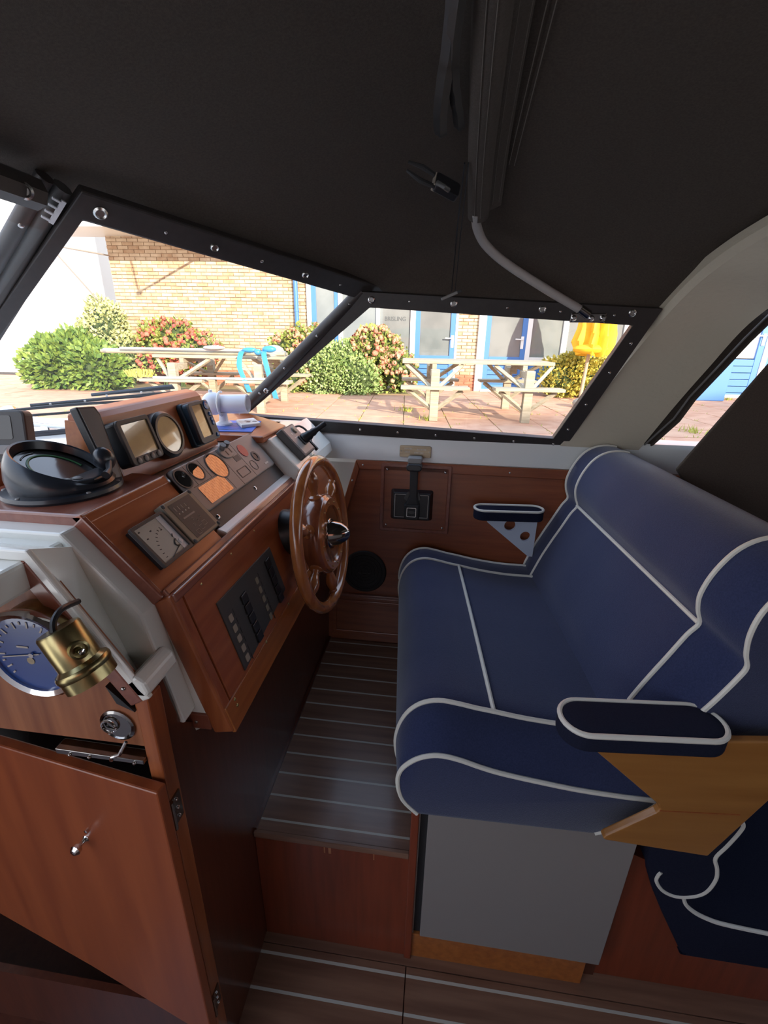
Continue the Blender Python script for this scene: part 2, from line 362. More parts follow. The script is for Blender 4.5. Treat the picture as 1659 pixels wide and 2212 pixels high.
# --- windows
w1 = struct('window_1', 'starboard side window in a black frame')
gi = [(-.736, .036), (.405, -.010), (.566, .376), (-.247, .420)]
go = [(-.83, -.012), (.452, -.050), (.64, .425), (-.285, .468)]
MB(FW).ring(go, gi, -.01, .014).build('frame', 'frame', w1, bev=.004)
MB(FW).prism(gi, -.004, -.001).build('pane', 'glass', w1)
FWn = FW.to_3x3().col[2]
for t in [i / 8 for i in range(9)]:
    a = Vector((-.72 + t * 1.13, .012 - t * .044)); screw(w1, V3(FW, a.x, a.y, .014), FWn, .0048)
for t in (.12, .3, .5, .7, .9): screw(w1, V3(FW, -.215 + t * .80, .445 - t * .044, .014), FWn, .0042 if int(t * 10) % 2 else .003)
for t in (0.1, .35, .65, .9): screw(w1, V3(FW, .432 + t * .16, -.01 + t * .37, .014), FWn, .0048)
for x, y in ((-.24, .444), (.02, .434), (.29, .420), (.555, .412)):
    MB().lathe([(.011, 0), (.011, .003), (.008, .005), (.006, .003), (0, .003)], 16, V3(FW, x, y, .014), FWn).build('snap_stud', 'steel', w1, True)
w2 = struct('window_2', 'starboard windscreen pane in a black frame')
A = lambda p: inP(FP, p)
tl, tr, br, bl = A((-.770, .985, 1.432)), A((-.415, 1.415, 1.362)), A((-.803, 1.669, .905)), A((-1.434, 1.048, .905))
tr = A((-.279, 1.600, 1.325))
def inset(P, ds):
    n = len(P); out = []
    P = [Vector(p) for p in P]; L = []
    for i in range(n):
        d = (P[(i + 1) % n] - P[i]).normalized(); nn = Vector((-d.y, d.x)); L.append((P[i] + nn * ds[i], d))
    for i in range(n):
        (p, d), (q, e) = L[i - 1], L[i]
        k = d.x * e.y - d.y * e.x; t = ((q.x - p.x) * e.y - (q.y - p.y) * e.x) / k; o = p + d * t; out.append((o.x, o.y))
    return out
P1i = [bl, br, tr, tl]
MB(FP).ring(inset(P1i, (-.03, -.035, -.062, -.012)), inset(P1i, (.012, .014, .0, .018)), -.012, .012).build('frame', 'frame', w2, bev=.004)
MB(FP).prism(inset(P1i, (.012, .014, .0, .018)), -.003, 0).build('pane', 'glass', w2)
FPn = FP.to_3x3().col[2]
def lerp(a, b, t): return (a[0] + (b[0] - a[0]) * t, a[1] + (b[1] - a[1]) * t)
ob_ = inset(P1i, (-.010, -.012, -.030, .003))
for t, r in ((.03, .011), (.17, .003), (.33, .011), (.5, .0035), (.66, .011), (.80, .003), (.96, .0135)):
    p = lerp(ob_[2], ob_[3], t)
    if r > .008: MB().lathe([(r, 0), (r, .003), (r * .75, .006), (r * .55, .003), (0, .003)], 16, V3(FP, p[0], p[1], .012), FPn).build('snap_stud', 'steel', w2, True)
    else: screw(w2, V3(FP, p[0], p[1], .012), FPn, r + .001)
for t in (.05, .16, .34, .55, .75, .93):
    p = lerp(ob_[1], ob_[2], t); screw(w2, V3(FP, p[0], p[1], .012), FPn, .004)
p = lerp(ob_[1], ob_[2], .2)
# corner post between windscreen and side window
pb, pt = Vector((-.792, 1.655, .90)), Vector((-.272, 1.580, 1.345))
MB().tube([pb, pt], .020, 12).build('corner_post', 'frame', w1, True)
for t in (.07, .24, .44, .68, .9):
    screw(w1, pb.lerp(pt, t) + Vector((.012, -.019, .004)), (.5, -.8, .1), .0045)
MB().lathe([(.009, 0), (.009, .003), (.006, .005), (0, .004)], 16, pb.lerp(pt, .27) + Vector((.022, -.018, .0)), (.3, -.95, .1)).build('snap_stud', 'steel', w1, True)
# mullion and centre windscreen
w3 = struct('window_3', 'centre windscreen pane at the left edge')
mt, mb_ = Vector((-.752, .957, 1.466)), Vector((-1.446, 1.046, .895))
dm = (mt - mb_).normalized(); side = dm.cross(FPn).normalized()
for off, r, nm in ((.000, .017, 'mullion_post'), (.034, .012, 'mullion_bead'), (-.030, .016, 'mullion_bead')):
    MB().tube([mb_ + side * off, mt + side * off], r, 10).build(nm, 'dgrey' if nm == 'mullion_post' else 'frame', w3, True)
MB().prism([tuple((mb_ - side * .05)[:2]), tuple((mb_ + side * .05)[:2]), tuple((mb_ + side * .05 + Vector((.02, -.02, 0)))[:2]), tuple((mb_ - side * .05 + Vector((.02, -.02, 0)))[:2])], .88, .90).build('mullion_foot', 'frame', w3)
q = [Vector((-.752, .93, 1.42)), Vector((-1.43, 1.02, .915)), Vector((-1.43, -.52, .915)), Vector((-.752, -.43, 1.42))]
nq = (q[1] - q[0]).cross(q[3] - q[0]).normalized() * .004
MB().loft([[q[0], q[3]], [q[1], q[2]]]).build('pane', 'glass', w3)
for a, b in ((0, 3), (1, 2), (2, 3)): MB().tube([q[a] + Vector((-.01 if a == 0 else 0, -.035 if a == 0 else 0, .020 if a == 0 else -.01)), q[b] + Vector((0, 0, .020 if a == 0 else -.01))], .028 if a == 0 else .018, 8).build('frame_bar', 'frame', w3, True)
for t, o in ((.04, .034), (.10, .034), (.045, -.030), (.12, -.030), (.32, -.03)):
    screw(w3, mt.lerp(mb_, t) + side * o + FPn * .014, FPn, .0055)
MB().lathe([(.014, 0), (.014, .003), (.010, .006), (.007, .003), (0, .003)], 16, (-.742, .850, 1.432), (.60, -.72, -.30)).build('snap_stud', 'steel', w3, True)
wt = mt.lerp(mb_, .015) + FPn * .020 - side * .004; dt = (mb_ - mt).normalized()
cb = frame(wt, dt, side)
m_ = MB(cb).box(0, .055, .004, .012, 0, .004)
for i in range(4): m_.box(.004 + i * .015, .008 + i * .015, -.010, .005, 0, .004)
m_.build('zip_end', 'whiteplastic', w3)
# white dashboard moulding under the windscreen and foredeck outside
dk = struct('trim_1', 'white dashboard shelf below the windscreen')
MB().prism([(-1.45, .2), (-1.45, 1.04), (-.83, 1.66), (-.50, 1.66), (-.56, .60), (-.56, .2)], .86, .905).build('shelf', 'gel', dk, bev=.006)
fd = struct('trim_2', 'white foredeck outside the windscreen')
MB().prism([(-1.47, -.6), (-1.47, 1.03), (-.84, 1.69), (-1.2, 1.85), (-2.3, 1.45), (-3.2, .4), (-3.2, -.4), (-2.3, -.9)], .70, .875).build('deck', 'gelgrey', fd, bev=.02)
# ================================================================ CANOPY
ce = struct('ceiling', 'black canvas canopy over the helm')
def mir(p): return (p[0], .5 - p[1], p[2])
Fl = [(-.30, 1.655, 1.340), (-.44, 1.46, 1.385), (-.63, 1.22, 1.425), (-.80, .985, 1.468), (-.83, .6, 1.452), (-.83, .25, 1.452)]
Fr = [(-.275, 1.622, 1.342), (-.42, 1.42, 1.388), (-.60, 1.18, 1.438), (-.775, .965, 1.482), (-.795, .6, 1.482), (-.80, .25, 1.488)]
Md = [(-.05, 1.622, 1.345), (-.14, 1.57, 1.42), (-.22, 1.36, 1.510), (-.30, 1.03, 1.565), (-.32, .62, 1.600), (-.32, .25, 1.615)]
Hp = [(.17, 1.622, 1.340), (.13, 1.60, 1.435), (.075, 1.42, 1.535), (.04, 1.05, 1.605), (.025, .66, 1.650), (.02, .25, 1.668)]
Ht = [(.060, 1.40, 1.503), (.05, 1.24, 1.540), (.04, 1.05, 1.575), (.025, .66, 1.620), (.02, .25, 1.638)]
Ah = [(.40, 1.622, 1.332), (.38, 1.58, 1.42), (.38, 1.42, 1.510), (.40, 1.08, 1.585), (.40, .66, 1.638), (.40, .25, 1.658)]
Ar = [(.645, 1.615, 1.300), (.665, 1.535, 1.385), (.70, 1.43, 1.460), (.76, 1.10, 1.555), (.79, .66, 1.622), (.80, .25, 1.645)]
Bk = [(1.5, 1.60, 1.35), (1.5, 1.53, 1.42), (1.5, 1.40, 1.49), (1.5, 1.10, 1.56), (1.5, .66, 1.60), (1.5, .25, 1.62)]
Bz = [(2.3, 1.60, 1.30), (2.3, 1.53, 1.40), (2.3, 1.40, 1.47), (2.3, 1.10, 1.54), (2.3, .66, 1.58), (2.3, .25, 1.60)]
for rw in (Fl, Fr, Md, Hp, Ah, Ar, Bk, Bz): rw.insert(0, (rw[0][0], rw[0][1] + .03, rw[0][2] - .02))
rows = []
for rw in (Fl, Fr, Md, Hp, Ah, Ar, Bk, Bz):
    full = rw + [mir(p) for p in rw[-2::-1]]
    rows.append(catmull(full, 6))
cols = [catmull([r[j] for r in rows], 8) for j in range(len(rows[0]))]
MB().loft(cols).build('canopy_fabric', 'canvas', ce, True, fix=False)
MB().loft([[p + Vector((0, 0, .006)) for p in c] for c in cols]).build('canopy_outer_fabric', 'canvas', ce, True, fix=False)
hoop = catmull(Ht + [mir(p) for p in Ht[-2::-1]], 14)
def along(row, y0, y1, dz=0.0, dx=0.0):
    return [Vector((p.x + dx, p.y, p.z + dz)) for p in row if y0 <= p.y <= y1]
hr = along(hoop, -.9, 1.395)
# sleeve round the hoop
MB().tube([p + Vector((.006, 0, -.002)) for p in hr], .027, 12, flat=.62).build('hoop_sleeve', 'canvas2', ce, True)
MB().loft([[p + Vector((dx, 0, dz)) for p in hr] for dx, dz in ((.020, .004), (.062, .022))]).build('sleeve_flap', 'canvas2', ce, True, fix=False)
def seam(dx0, dx1, y1=1.372, dz=-.0025, r=.0007, mat='thread'):
    pts = []
    for i, p in enumerate(hr):
        if p.y > y1: continue
        t = (1.372 - p.y); pts.append(p + Vector((dx0 + dx1 * t, 0, dz)))
    MB().tube(pts, r, 5).build('stitching', mat, ce)
seam(-.002, 0, dz=-.0192); seam(.012, 0, dz=-.0192); seam(.040, .002, dz=.010, r=.0005); seam(.055, .006, dz=.016, r=.0005)
def zc(x, y):
    # canopy height at (x, y) by nearest sample
    b = min((abs(p.x - x) + abs(p.y - y), p.z) for c in cols for p in c); return b[1]
for dx in (0, .012):
    pts = [Vector((.118 + dx - .02 * t, 1.25 - .95 * t, 0)) for t in [i / 14 for i in range(15)]]
    for p in pts: p.z = zc(p.x, p.y) - .004
    MB().tube(catmull(pts, 3), .0009, 5).build('stitching', 'thread', ce)
# canopy edge bands above the windows
def band(pts, h, nrm, name='edge_band'):
    MB().loft([[Vector(p) + Vector(nrm) * .004 for p in pts], [Vector(p) + Vector(nrm) * .016 + Vector((0, 0, h)) for p in pts]]).build(name, 'canvas2', ce, True, fix=False)
# unseen port and stern canvas, put in to block light from aft
cs = struct('wall_port', 'port side with an unseen black canvas curtain put in to block light')
MB().box(.3, 2.3, -1.13, -1.10, .85, 1.42).build('side_curtain', 'canvas', cs)
MB().box(-1.5, 2.3, -1.2, -1.1, -.5, .88).build('port_side', 'gelgrey', cs)
cb_ = struct('wall_stern', 'unseen black canvas put in across the stern to block light')
MB().box(2.28, 2.31, -1.1, 1.66, -.5, 1.15).build('stern_light_block', 'canvas', cb_)
# ================================================================ HOOP TUBE
t = thing('canopy_bow', 'bent grey tube hoop holding up the canopy above the side window', 'tube', (.42, 1.58, 1.285))
foot = Vector((.412, 1.578, 1.290))
tp = catmull([foot, (.30, 1.565, 1.345), (.17, 1.545, 1.412), (.10, 1.505, 1.455), (.068, 1.44, 1.485), (.058, 1.36, 1.505)], 8)
MB().tube(tp, .0125, 14).build('tube', 'tube', t, True)
MB().tube([foot + Vector((.018, .004, -.010)), foot + Vector((-.012, -.001, .007))], .015, 12).build('end_socket', 'darkchrome', t, True)
FWp = frame(foot + Vector((.015, .002, -.018)), (1, 0, 0), (0, -.243, .970))
MB(FWp).box(-.05, .055, -.014, .014, -.004, .004).build('mounting_plate', 'darkchrome', t, bev=.003)
for dx in (.012, .046, -.04): MB().lathe([(.009, 0), (.009, .006), (.005, .010), (0, .010)], 12, V3(FWp, dx, 0, .003), FWn).build('bolt', 'chrome', t, True)
# straps and buckle hanging along the hoop
t = thing('strap', 'black webbing strap hanging in waves beside the hoop sleeve, with a side release buckle', 'strap', (-.02, 1.0, 1.50))
for k, (ax, ph, w) in enumerate(((-.022, 0, .012), (-.004, .9, .010))):
    pl = []
    for i in range(40):
        y = -.05 + 1.10 * i / 39; z = zc(-.02, y) - .046 - .012 * math.sin(y * 9 + ph)
        x = ax + .010 * math.sin(y * 11 + ph * 2)
        pl.append((x, y, z))
    MB().loft([[Vector((x - w, y, z + .004)) for x, y, z in pl], [Vector((x, y, z - .003)) for x, y, z in pl], [Vector((x + w, y, z + .003)) for x, y, z in pl], [Vector((x, y, z + .0015)) for x, y, z in pl]], closed=False).build('webbing', 'black', t, True, fix=False)
bk = frame((-.018, 1.050, 1.478), (-.85, -.30, .32), (.1, .6, .8)) @ Matrix.Scale(1.3, 4)
MB(bk).prism(rrect(-.022, .018, -.013, .013, .005), -.006, .006).build('buckle_body', 'black', t, bev=.002)
for s in (-1, 1): MB(bk).tube([(.016, s * .010, 0), (.040, s * .013, 0), (.062, s * .008, 0)], [.003, .0035, .002], 8).build('buckle_prong', 'blackm', t, True)
MB(bk).box(.014, .019, -.011, .011, -.005, .007).build('buckle_bar', 'label', t)
MB(bk).tube([(.012, -.008, -.004), (.016, -.016, -.012), (.006, -.022, -.016), (-.002, -.018, -.012)], .0035, 8).build('buckle_loop', 'dgrey', t, True)
t = thing('cord', 'thin black cord hanging down from the canopy with a small clip at its end', 'cord', (.01, 1.50, 1.33))
MB().tube(catmull([(.018, 1.15, 1.545), (.014, 1.32, 1.478), (.012, 1.44, 1.405), (.010, 1.50, 1.336)], 6), .0016, 6).build('line', 'black', t)
MB().tube(catmull([(.026, 1.15, 1.545), (.024, 1.32, 1.480), (.022, 1.44, 1.406), (.020, 1.50, 1.336)], 6), .0012, 6).build('line', 'black', t)
ck = frame((.008, 1.50, 1.326), (.85, 0, .35), (0, 1, .2))
MB(ck).prism(rrect(-.030, .022, -.006, .006, .004), -.004, .004).build('clip', 'grey', t, bev=.002)
MB(ck).prism(rrect(.016, .034, -.005, .005, .003), -.003, .003).build('clip_end', 'black', t)
# ================================================================ RADAR ARCH, AFT WINDOW, CURTAIN
ar = tag(MB().loft([
    [Vector(p) for p in catmull([(.415, 1.700, .835), (.515, 1.675, 1.02), (.60, 1.635, 1.20), (.662, 1.545, 1.345), (.70, 1.43, 1.425), (.745, 1.25, 1.485), (.78, .9, 1.56), (.80, .25, 1.61)], 8)],
    [Vector(p) for p in catmull([(.425, 1.685, .835), (.527, 1.660, 1.02), (.615, 1.62, 1.195), (.678, 1.53, 1.335), (.718, 1.41, 1.413), (.76, 1.24, 1.470), (.80, .9, 1.542), (.82, .25, 1.59)], 8)],
    [Vector(p) for p in catmull([(.695, 1.685, .830), (.775, 1.662, 1.00), (.835, 1.63, 1.13), (.885, 1.57, 1.26), (.93, 1.47, 1.345), (.98, 1.30, 1.42), (1.02, .9, 1.50), (1.04, .25, 1.55)], 8)],
    [Vector(p) for p in catmull([(.705, 1.725, .830), (.785, 1.70, 1.00), (.845, 1.67, 1.13), (.897, 1.60, 1.265), (.945, 1.49, 1.36), (.995, 1.31, 1.44), (1.035, .9, 1.52), (1.055, .25, 1.57)], 8)],
    [Vector(p) for p in catmull([(.415, 1.740, .835), (.515, 1.715, 1.02), (.60, 1.675, 1.20), (.662, 1.575, 1.365), (.70, 1.45, 1.445), (.745, 1.27, 1.505), (.78, .9, 1.58), (.80, .25, 1.63)], 8)],
    [Vector(p) for p in catmull([(.415, 1.700, .835), (.515, 1.675, 1.02), (.60, 1.635, 1.20), (.662, 1.545, 1.345), (.70, 1.43, 1.425), (.745, 1.25, 1.485), (.78, .9, 1.56), (.80, .25, 1.61)], 8)],
]).build('radar_arch', 'beige', None, True), 'beige grained arch leg sweeping up behind the side window', 'arch')
w4 = struct('window_4', 'aft opening edged with black canvas and a clear seam')
FA = frame((0, 1.70, .83), (1, 0, 0), (0, -.10, .995))
cur = [(.705, -.005), (.735, .02), (.775, .075), (.812, .125), (.842, .20), (.895, .29), (.95, .385), (1.0, .46), (1.06, .62)]
MB(FA).prism(cur + [(1.30, .80), (1.06, .80), (.86, .43), (.78, .22), (.66, -.02)], -.012, .0).build('edge_curtain', 'canvas', w4)
MB(FA).tube([(a - .018, b + .008, .004) for a, b in cur], .0035, 6).build('clear_seam', 'grey', w4, True)
MB(FA).tube([(a, b, .002) for a, b in cur], .006, 8).build('hem', 'canvas', w4, True)
t = tag(MB().prism([(.703, .852), (.755, .788), (1.08, .60), (1.75, .60), (1.75, 1.52), (1.10, 1.52), (.865, 1.150)], 1.40, 1.412, 'y').build('side_curtain', 'canvas', None, bev=.004),
        'black canvas side curtain folded to a point behind the bench backrest', 'curtain')
# ================================================================ HELM CONSOLE
t = con = thing('helm_console', 'white moulded helm console with mahogany dash panels left of the bench', 'console', (-.6, 1.1, .5))
MB().prism([(-1.40, .88), (-1.40, .50), (-.43, .50), (-.380, .535), (-.425, .803), (-.462, .790), (-.573, .912), (-.60, .912)], .60, 1.62, 'y').build('console_body', 'gel', con, bev=.006)
MB().prism([(-.464, .786), (-.458, .818), (-.436, .812), (-.424, .792), (-.430, .780)], .835, 1.30, 'y').build('console_lip', 'gelgrey', con, bev=.003)
MB(FU).box(.82, 1.26, .012, .158, -.024, -.014).build('recessed_panel', 'mah_worn', con)
MB(FU).box(.600, .822, -.004, .166, -.026, .0).build('raised_panel', 'mah_y', con, bev=.003)
MB(FU).box(.593, .603, -.006, .170, -.034, .002).build('end_moulding', 'mah_top', con, bev=.003)
MB().prism([(-1.15, .594), (-.546, .594), (-.546, .815), (-.60, .83), (-.80, .83), (-.80, .70), (-.86, .67), (-1.15, .66)], .906, .936).build('dash_top', 'mah_top', con, bev=.004)
MB().prism([(-.566, .932), (-.549, .9365), (-.538, .922), (-.546, .908)], .594, .822, 'y').build('nose_moulding', 'mah_y', con, bev=.002)
# starboard pod with tray top
MB().prism([(-.85, .80), (-.85, .912), (-.505, .912), (-.497, .925), (-.408, .835), (-.40, .80)], 1.262, 1.66, 'y').build('side_pod', 'gel', con, bev=.006)
MB().prism([(-.82, 1.245), (-.503, 1.240), (-.497, 1.40), (-.500, 1.432), (-.56, 1.50), (-.62, 1.56), (-.74, 1.66), (-.82, 1.66)], .914, .934).build('tray_top', 'mah_y', con, bev=.004)
# lower face
MB().prism([(-.420, .800), (-.343, .522), (-.374, .512), (-.452, .790)], .625, 1.585, 'y').build('switch_board', 'mah_y', con, bev=.003)
MB().prism([(-.457, .787), (-.421, .803), (-.342, .520), (-.382, .512)], .596, .624, 'y').build('end_rail', 'mah_z', con, bev=.006, seg=3)
MB(F1).box(.60, 1.58, -.292, -.236, -.004, .004).build('bottom_rail', 'oak', con, bev=.002)
MB(F1).box(.60, 1.58, -.012, .004, -.004, .006).build('top_moulding', 'mah_top', con, bev=.003)
MB().prism([(-.425, .800), (-.434, .812), (-.443, .800), (-.434, .79)], .60, 1.58, 'y').build('top_moulding', 'mah_top', con, bev=.003)
MB().box(-.445, -.385, .596, .604, .520, .556).build('skirt_rail', 'mah_top', con, bev=.003)
F1n = F1.to_3x3().col[2]
for y, b in ((.679, .021), (.803, .020), (.925, .020), (.799, .239), (.953, .237), (.632, .244), (.632, .258), (1.25, .03)):
    screw(con, V3(F1, y, -b, .003 if b > .236 else 0), F1n, .0038, 'brass')
screw(con, (-.413, .596, .537), (0, -1, 0), .0035)
# white lip over the cupboard and end block
MB().prism([(-1.4, .918), (-.560, .918), (-.464, .802), (-.452, .785), (-.412, .566), (-.446, .570), (-.480, .685), (-.505, .68), (-.565, .875), (-1.4, .875)], .562, .605, 'y').build('end_panel', 'gel', con, bev=.004)
lipo = [(-1.3, .918), (-.553, .918), (-.418, .690)]
MB().prism([(-1.3, .922), (-.552, .922), (-.425, .700), (-.412, .684), (-.428, .676), (-.560, .905), (-1.3, .905)], .495, .505, 'y').build('end_lip', 'gel', con, bev=.003)
MB().loft([[Vector((-1.4, .503, .921)), Vector((-.552, .503, .921)), Vector((-.425, .503, .699)), Vector((-.412, .503, .683))], [Vector((-1.4, .564, .897)), Vector((-.546, .564, .897)), Vector((-.486, .564, .690)), Vector((-.475, .564, .660))]]).build('end_gutter', 'gel', con)
MB().prism([(-.452, .708), (-.432, .722), (-.418, .712), (-.412, .694), (-.418, .684), (-.440, .684)], .495, .575, 'y').build('lip_end_block', 'gel', con, bev=.005)
# ================================================================ CUPBOARD (end of the console)
cup = thing('cupboard', 'mahogany cupboard under the console end with its door ajar', 'cupboard', (-.8, .52, -.44))
MB().prism([(-2.5, .906), (-.56, .906), (-.428, .678), (-.428, .570), (-2.5, .570)], .507, .52, 'y').build('face_panel', 'pine', cup)
MB().prism([(-2.5, .905), (-.558, .905), (-.572, .877), (-2.5, .877)], .494, .508, 'y').build('frame_rail', 'mah_top', cup, bev=.003)
MB().prism([(-.558, .906), (-.424, .678), (-.447, .665), (-.575, .878)], .494, .508, 'y').build('frame_rail', 'mah_top', cup, bev=.003)
MB().box(-.444, -.4185, .498, .531, -.46, .680).build('frame_stile', 'mah_z', cup, bev=.003)
MB().box(-2.5, -.44, .515, .53, -.46, -.25).build('kick_panel', 'mah_dark', cup)
MB().box(-2.5, -.46, .80, .82, -.46, .56).build('back_panel', 'blackm', cup)
MB().prism([(-.60, .560), (-.444, .557), (-.444, .549), (-.60, .549)], .490, .512, 'y').build('edge_strip', 'darkchrome', cup, bev=.001)
for x in (-.575, -.54, -.50, -.46): screw(cup, (x, .490, .551), (0, -1, 0), .003, 'chrome')
dM = frame((-.412, .470, 0), (-.99, .135, 0), (0, 0, 1))      # door plane, x leftwards from hinge edge, n towards back
d = MB(dM).prism([(0, .518), (0, -.235), (.30, -.135), (.80, .0), (.80, .512), (.33, .520)], -.002, .018).build('door', 'mah_door', cup, bev=.003)
dn_ = -(dM.to_3x3().col[2]); 
kp = V3(dM, .190, .335, -.002)
kn = dM.to_3x3().col[2]
kd = kn if kn.y < 0 else -kn
for p_ in (kp,):
    MB().lathe([(.007, 0), (.004, .004), (.004, .012), (.009, .016), (.010, .022), (.006, .027), (0, .028)], 14, p_, kd).build('knob', 'chrome', d, True)
    MB().lathe([(.004, 0), (.004, .006), (.0, .007)], 10, p_ + Vector((.012, 0, .028)), kd).build('catch_pin', 'chrome', d, True)
for z in (.43, -.17):
    h_ = MB().box(-.4190, -.4155, .478, .522, z - .03, z + .03)
    h_.tube([(-.4145, .494, z - .032), (-.4145, .494, z + .032)], .0045, 8)
    h_ = h_.build('hinge', 'darkchrome', cup)
    for dz in (-.02, 0, .02): screw(h_, (-.4155, .510, z + dz), (1, 0, 0), .0035, 'chrome')
lk = MB().lathe([(.030, 0), (.030, .003), (.026, .005), (.024, .003), (0, .003)], 24, (-.488, .507, .611), (0, -1, 0)).build('lock_plate', 'darkchrome', cup, True)
MB().tube([(-.500 + .012 * math.cos(a), .500, .611 + .012 * math.sin(a)) for a in [2 * PI * i / 16 for i in range(16)]], .002, 6, True).build('lift_ring', 'chrome', lk, True)
MB().tube([(-.470, .494, .590), (-.478, .484, .572), (-.49, .482, .568), (-.497, .486, .556)], .003, 8).build('hook', 'chrome', cup, True)
for x, z in ((-.62, .891), (-.545, .815), (-.452, .700)): screw(cup, (x, .494, z), (0, -1, 0), .0035)
MB().prism([(-.482, .700), (-.470, .668), (-.442, .655)], .494, .507, 'y').build('corner_bracket', 'black', cup)
# ================================================================ BAROMETER AND BRASS LAMP
t = thing('barometer', 'round blue dial barometer with chrome rim on the cupboard face', 'barometer', (-.602, .507, .735))
ba = Vector((0, -1, .0)).normalized(); bo = Vector((-.563, .508, .768))
MB().lathe([(.070, 0), (.070, .034), (.0, .034)], 40, bo, ba).build('case', 'brass', t, True)
MB().lathe([(.071, .028), (.074, .034), (.074, .040), (.070, .044), (.063, .041), (.063, .034)], 40, bo, ba).build('rim', 'chrome', t, True)
bF = frame(bo + ba * .0365, (1, 0, 0), (0, 0, 1))
MB(bF).prism(circ(0, 0, .064, 40), -.001, .0).build('dial', 'bluedial', t)
for i in range(22):
    a = math.radians(-40 + 262 * i / 21); big = i % 2 == 0
    m_ = Matrix.Rotation(a, 4, 'Z'); MB(bF @ m_).box(.045 if big else .050, .055, -.0012, .0012, .0002, .0010).build('tick', 'mark', t)
MB(bF).box(-.022, -.004, .010, .013, .0002, .0010).build('print', 'mark', t)
MB(bF @ Matrix.Rotation(math.radians(190), 4, 'Z')).box(-.012, .050, -.0008, .0008, .0012, .0022).build('hand', 'mark', t)
MB(bF).lathe([(.004, .001), (.004, .004), (0, .004)], 10).build('hub', 'chrome', t, True)
MB(bF).prism(circ(-.006, -.012, .006, 12), .0003, .0009).build('print', 'platebrass', t)
t = thing('wall_lamp', 'brass swivel spotlight in front of the blue barometer', 'lamp', (-.47, .45, .79))
la = Vector((-.486, .448, .836)); ld = Vector((-.004, -.004, -.096)) + Vector((-.006, .0, 0)); ld = Vector((-.10, -.05, -.99)).normalized()
ld = Vector((.43, -.04, -.90)).normalized()
MB().lathe([(0, 0), (.0255, 0), (.027, .003), (.027, .052), (.033, .058), (.033, .084), (.029, .0845), (.025, .045), (0, .045)], 32, la, ld).build('shade', 'brass', t, True)
MB().lathe([(.0335, .057), (.035, .060), (.035, .064), (.0335, .068)], 32, la, ld).build('band', 'brass', t, True)
MB().tube(catmull([la + Vector((.002, -.008, .0)), la + Vector((-.002, .0, .012)), la + Vector((-.006, .02, .017)), la + Vector((-.014, .056, .006))], 5), .0042, 8).build('cord', 'black', t, True)
MB().lathe([(.012, 0), (.012, .008), (.009, .009), (.009, .004), (0, .004)], 18, la + ld * .030 + Vector((.0225, -.012, .008)), (.85, -.45, .25)).build('swivel', 'brass', t, True)
MB().lathe([(.005, 0), (.004, .010), (0, .011)], 10, la + ld * .030 + Vector((.0285, -.016, .0095)), (.85, -.45, .25)).build('switch_knob', 'chrome', t, True)
MB().tube([la + ld * .04 + Vector((-.018, .018, -.01)), la + ld * .04 + Vector((-.052, .056, -.03))], .008, 10).build('arm', 'brass', t, True)
# ================================================================ INSTRUMENT BOX ON THE DASH
t = thing('instrument_box', 'mahogany instrument box standing along the dash top, holding three displays', 'instrument housing', (-.66, .98, .93))
MB().prism([(-.615, .915), (-.652, 1.050), (-.664, 1.062), (-.690, 1.066), (-.715, 1.056), (-.745, .90)], .800, 1.195, 'y').build('box_case', 'mah_y', t, bev=.004)
MB().prism([(-.622, .915), (-.653, 1.040), (-.72, 1.045), (-.742, .90)], .7965, .803, 'y').build('end_panel', 'oak', t, bev=.001)
FBn = FB.to_3x3().col[2]
# bracket with ball mount
t = thing('bracket', 'dark grey bracket plate with ball joint at the near end of the instrument box', 'bracket', (-.62, .78, .94))
MB(FB).prism([(.742, .150), (.787, .146), (.792, .130), (.777, .02), (.772, .0), (.752, .0), (.742, .05)], .004, .022).build('plate', 'black', t, bev=.004, seg=3)
MB(FB).prism([(.745, .146), (.780, .142), (.786, .128), (.766, .012), (.756, .008), (.745, .05)], .0215, .0228).build('plate_face', pbr('bracket_grey', (.12, .125, .135), .45), t)
MB(FB).ell((.740, .052, .030), .020, .022, .016).build('ball_cup', 'hood', t, True)
MB(FB).tube([(.734, .044, .040), (.716, .032, .050), (.698, .026, .054)], [.006, .005, .007], 10).build('ball_arm', 'black', t, True)
def display(name, label, cat, y0, y1, b0, b1, scr, case='black', h=.034, r=.008):
    t = thing(name, label, cat, V3(FB, (y0 + y1) / 2, b0, .0))
    MB(FB).prism(rrect(y0, y1, b0, b1, r), .0, h - .004).build('case', case, t, bev=.003)
    MB(FB).ring(rrect(y0, y1, b0, b1, r), rrect(scr[0], scr[1], scr[2], scr[3], .002), h - .006, h).build('bezel', 'dgrey', t, bev=.0015)
    MB(FB).prism(rrect(scr[0] - .001, scr[1] + .001, scr[2] - .001, scr[3] + .001, .002), h - .005, h - .0035).build('screen', 'lcd', t)
    return t
t = display('chart_display', 'square grey marine display with four buttons, nearest on the instrument box', 'display', .802, .903, .018, .110, (.813, .895, .034, .100))
for i in range(4): 
    y = .820 + i * .022
    MB(FB).lathe([(.0062, 0), (.0062, .002), (.005, .003), (0, .003)], 14, (y, .026, .034)).build('button', 'grey', t, True)
t = thing('round_gauge', 'round black gauge between the two square displays', 'gauge', V3(FB, .952, .055, 0))
MB(FB).lathe([(.050, 0), (.053, .006), (.053, .028), (.047, .034), (.041, .034), (.040, .030), (0, .030)], 36, (.953, .056, 0)).build('case', 'black', t, True)
MB(FB).prism(circ(.953, .056, .0405, 32), .0300, .0315).build('dial', 'lcd', t)
t = display('gps_display', 'upright display with blue buttons, farthest on the instrument box', 'display', 1.064, 1.162, .006, .110, (1.080, 1.128, .020, .102), 'bluecase', .034, .010)
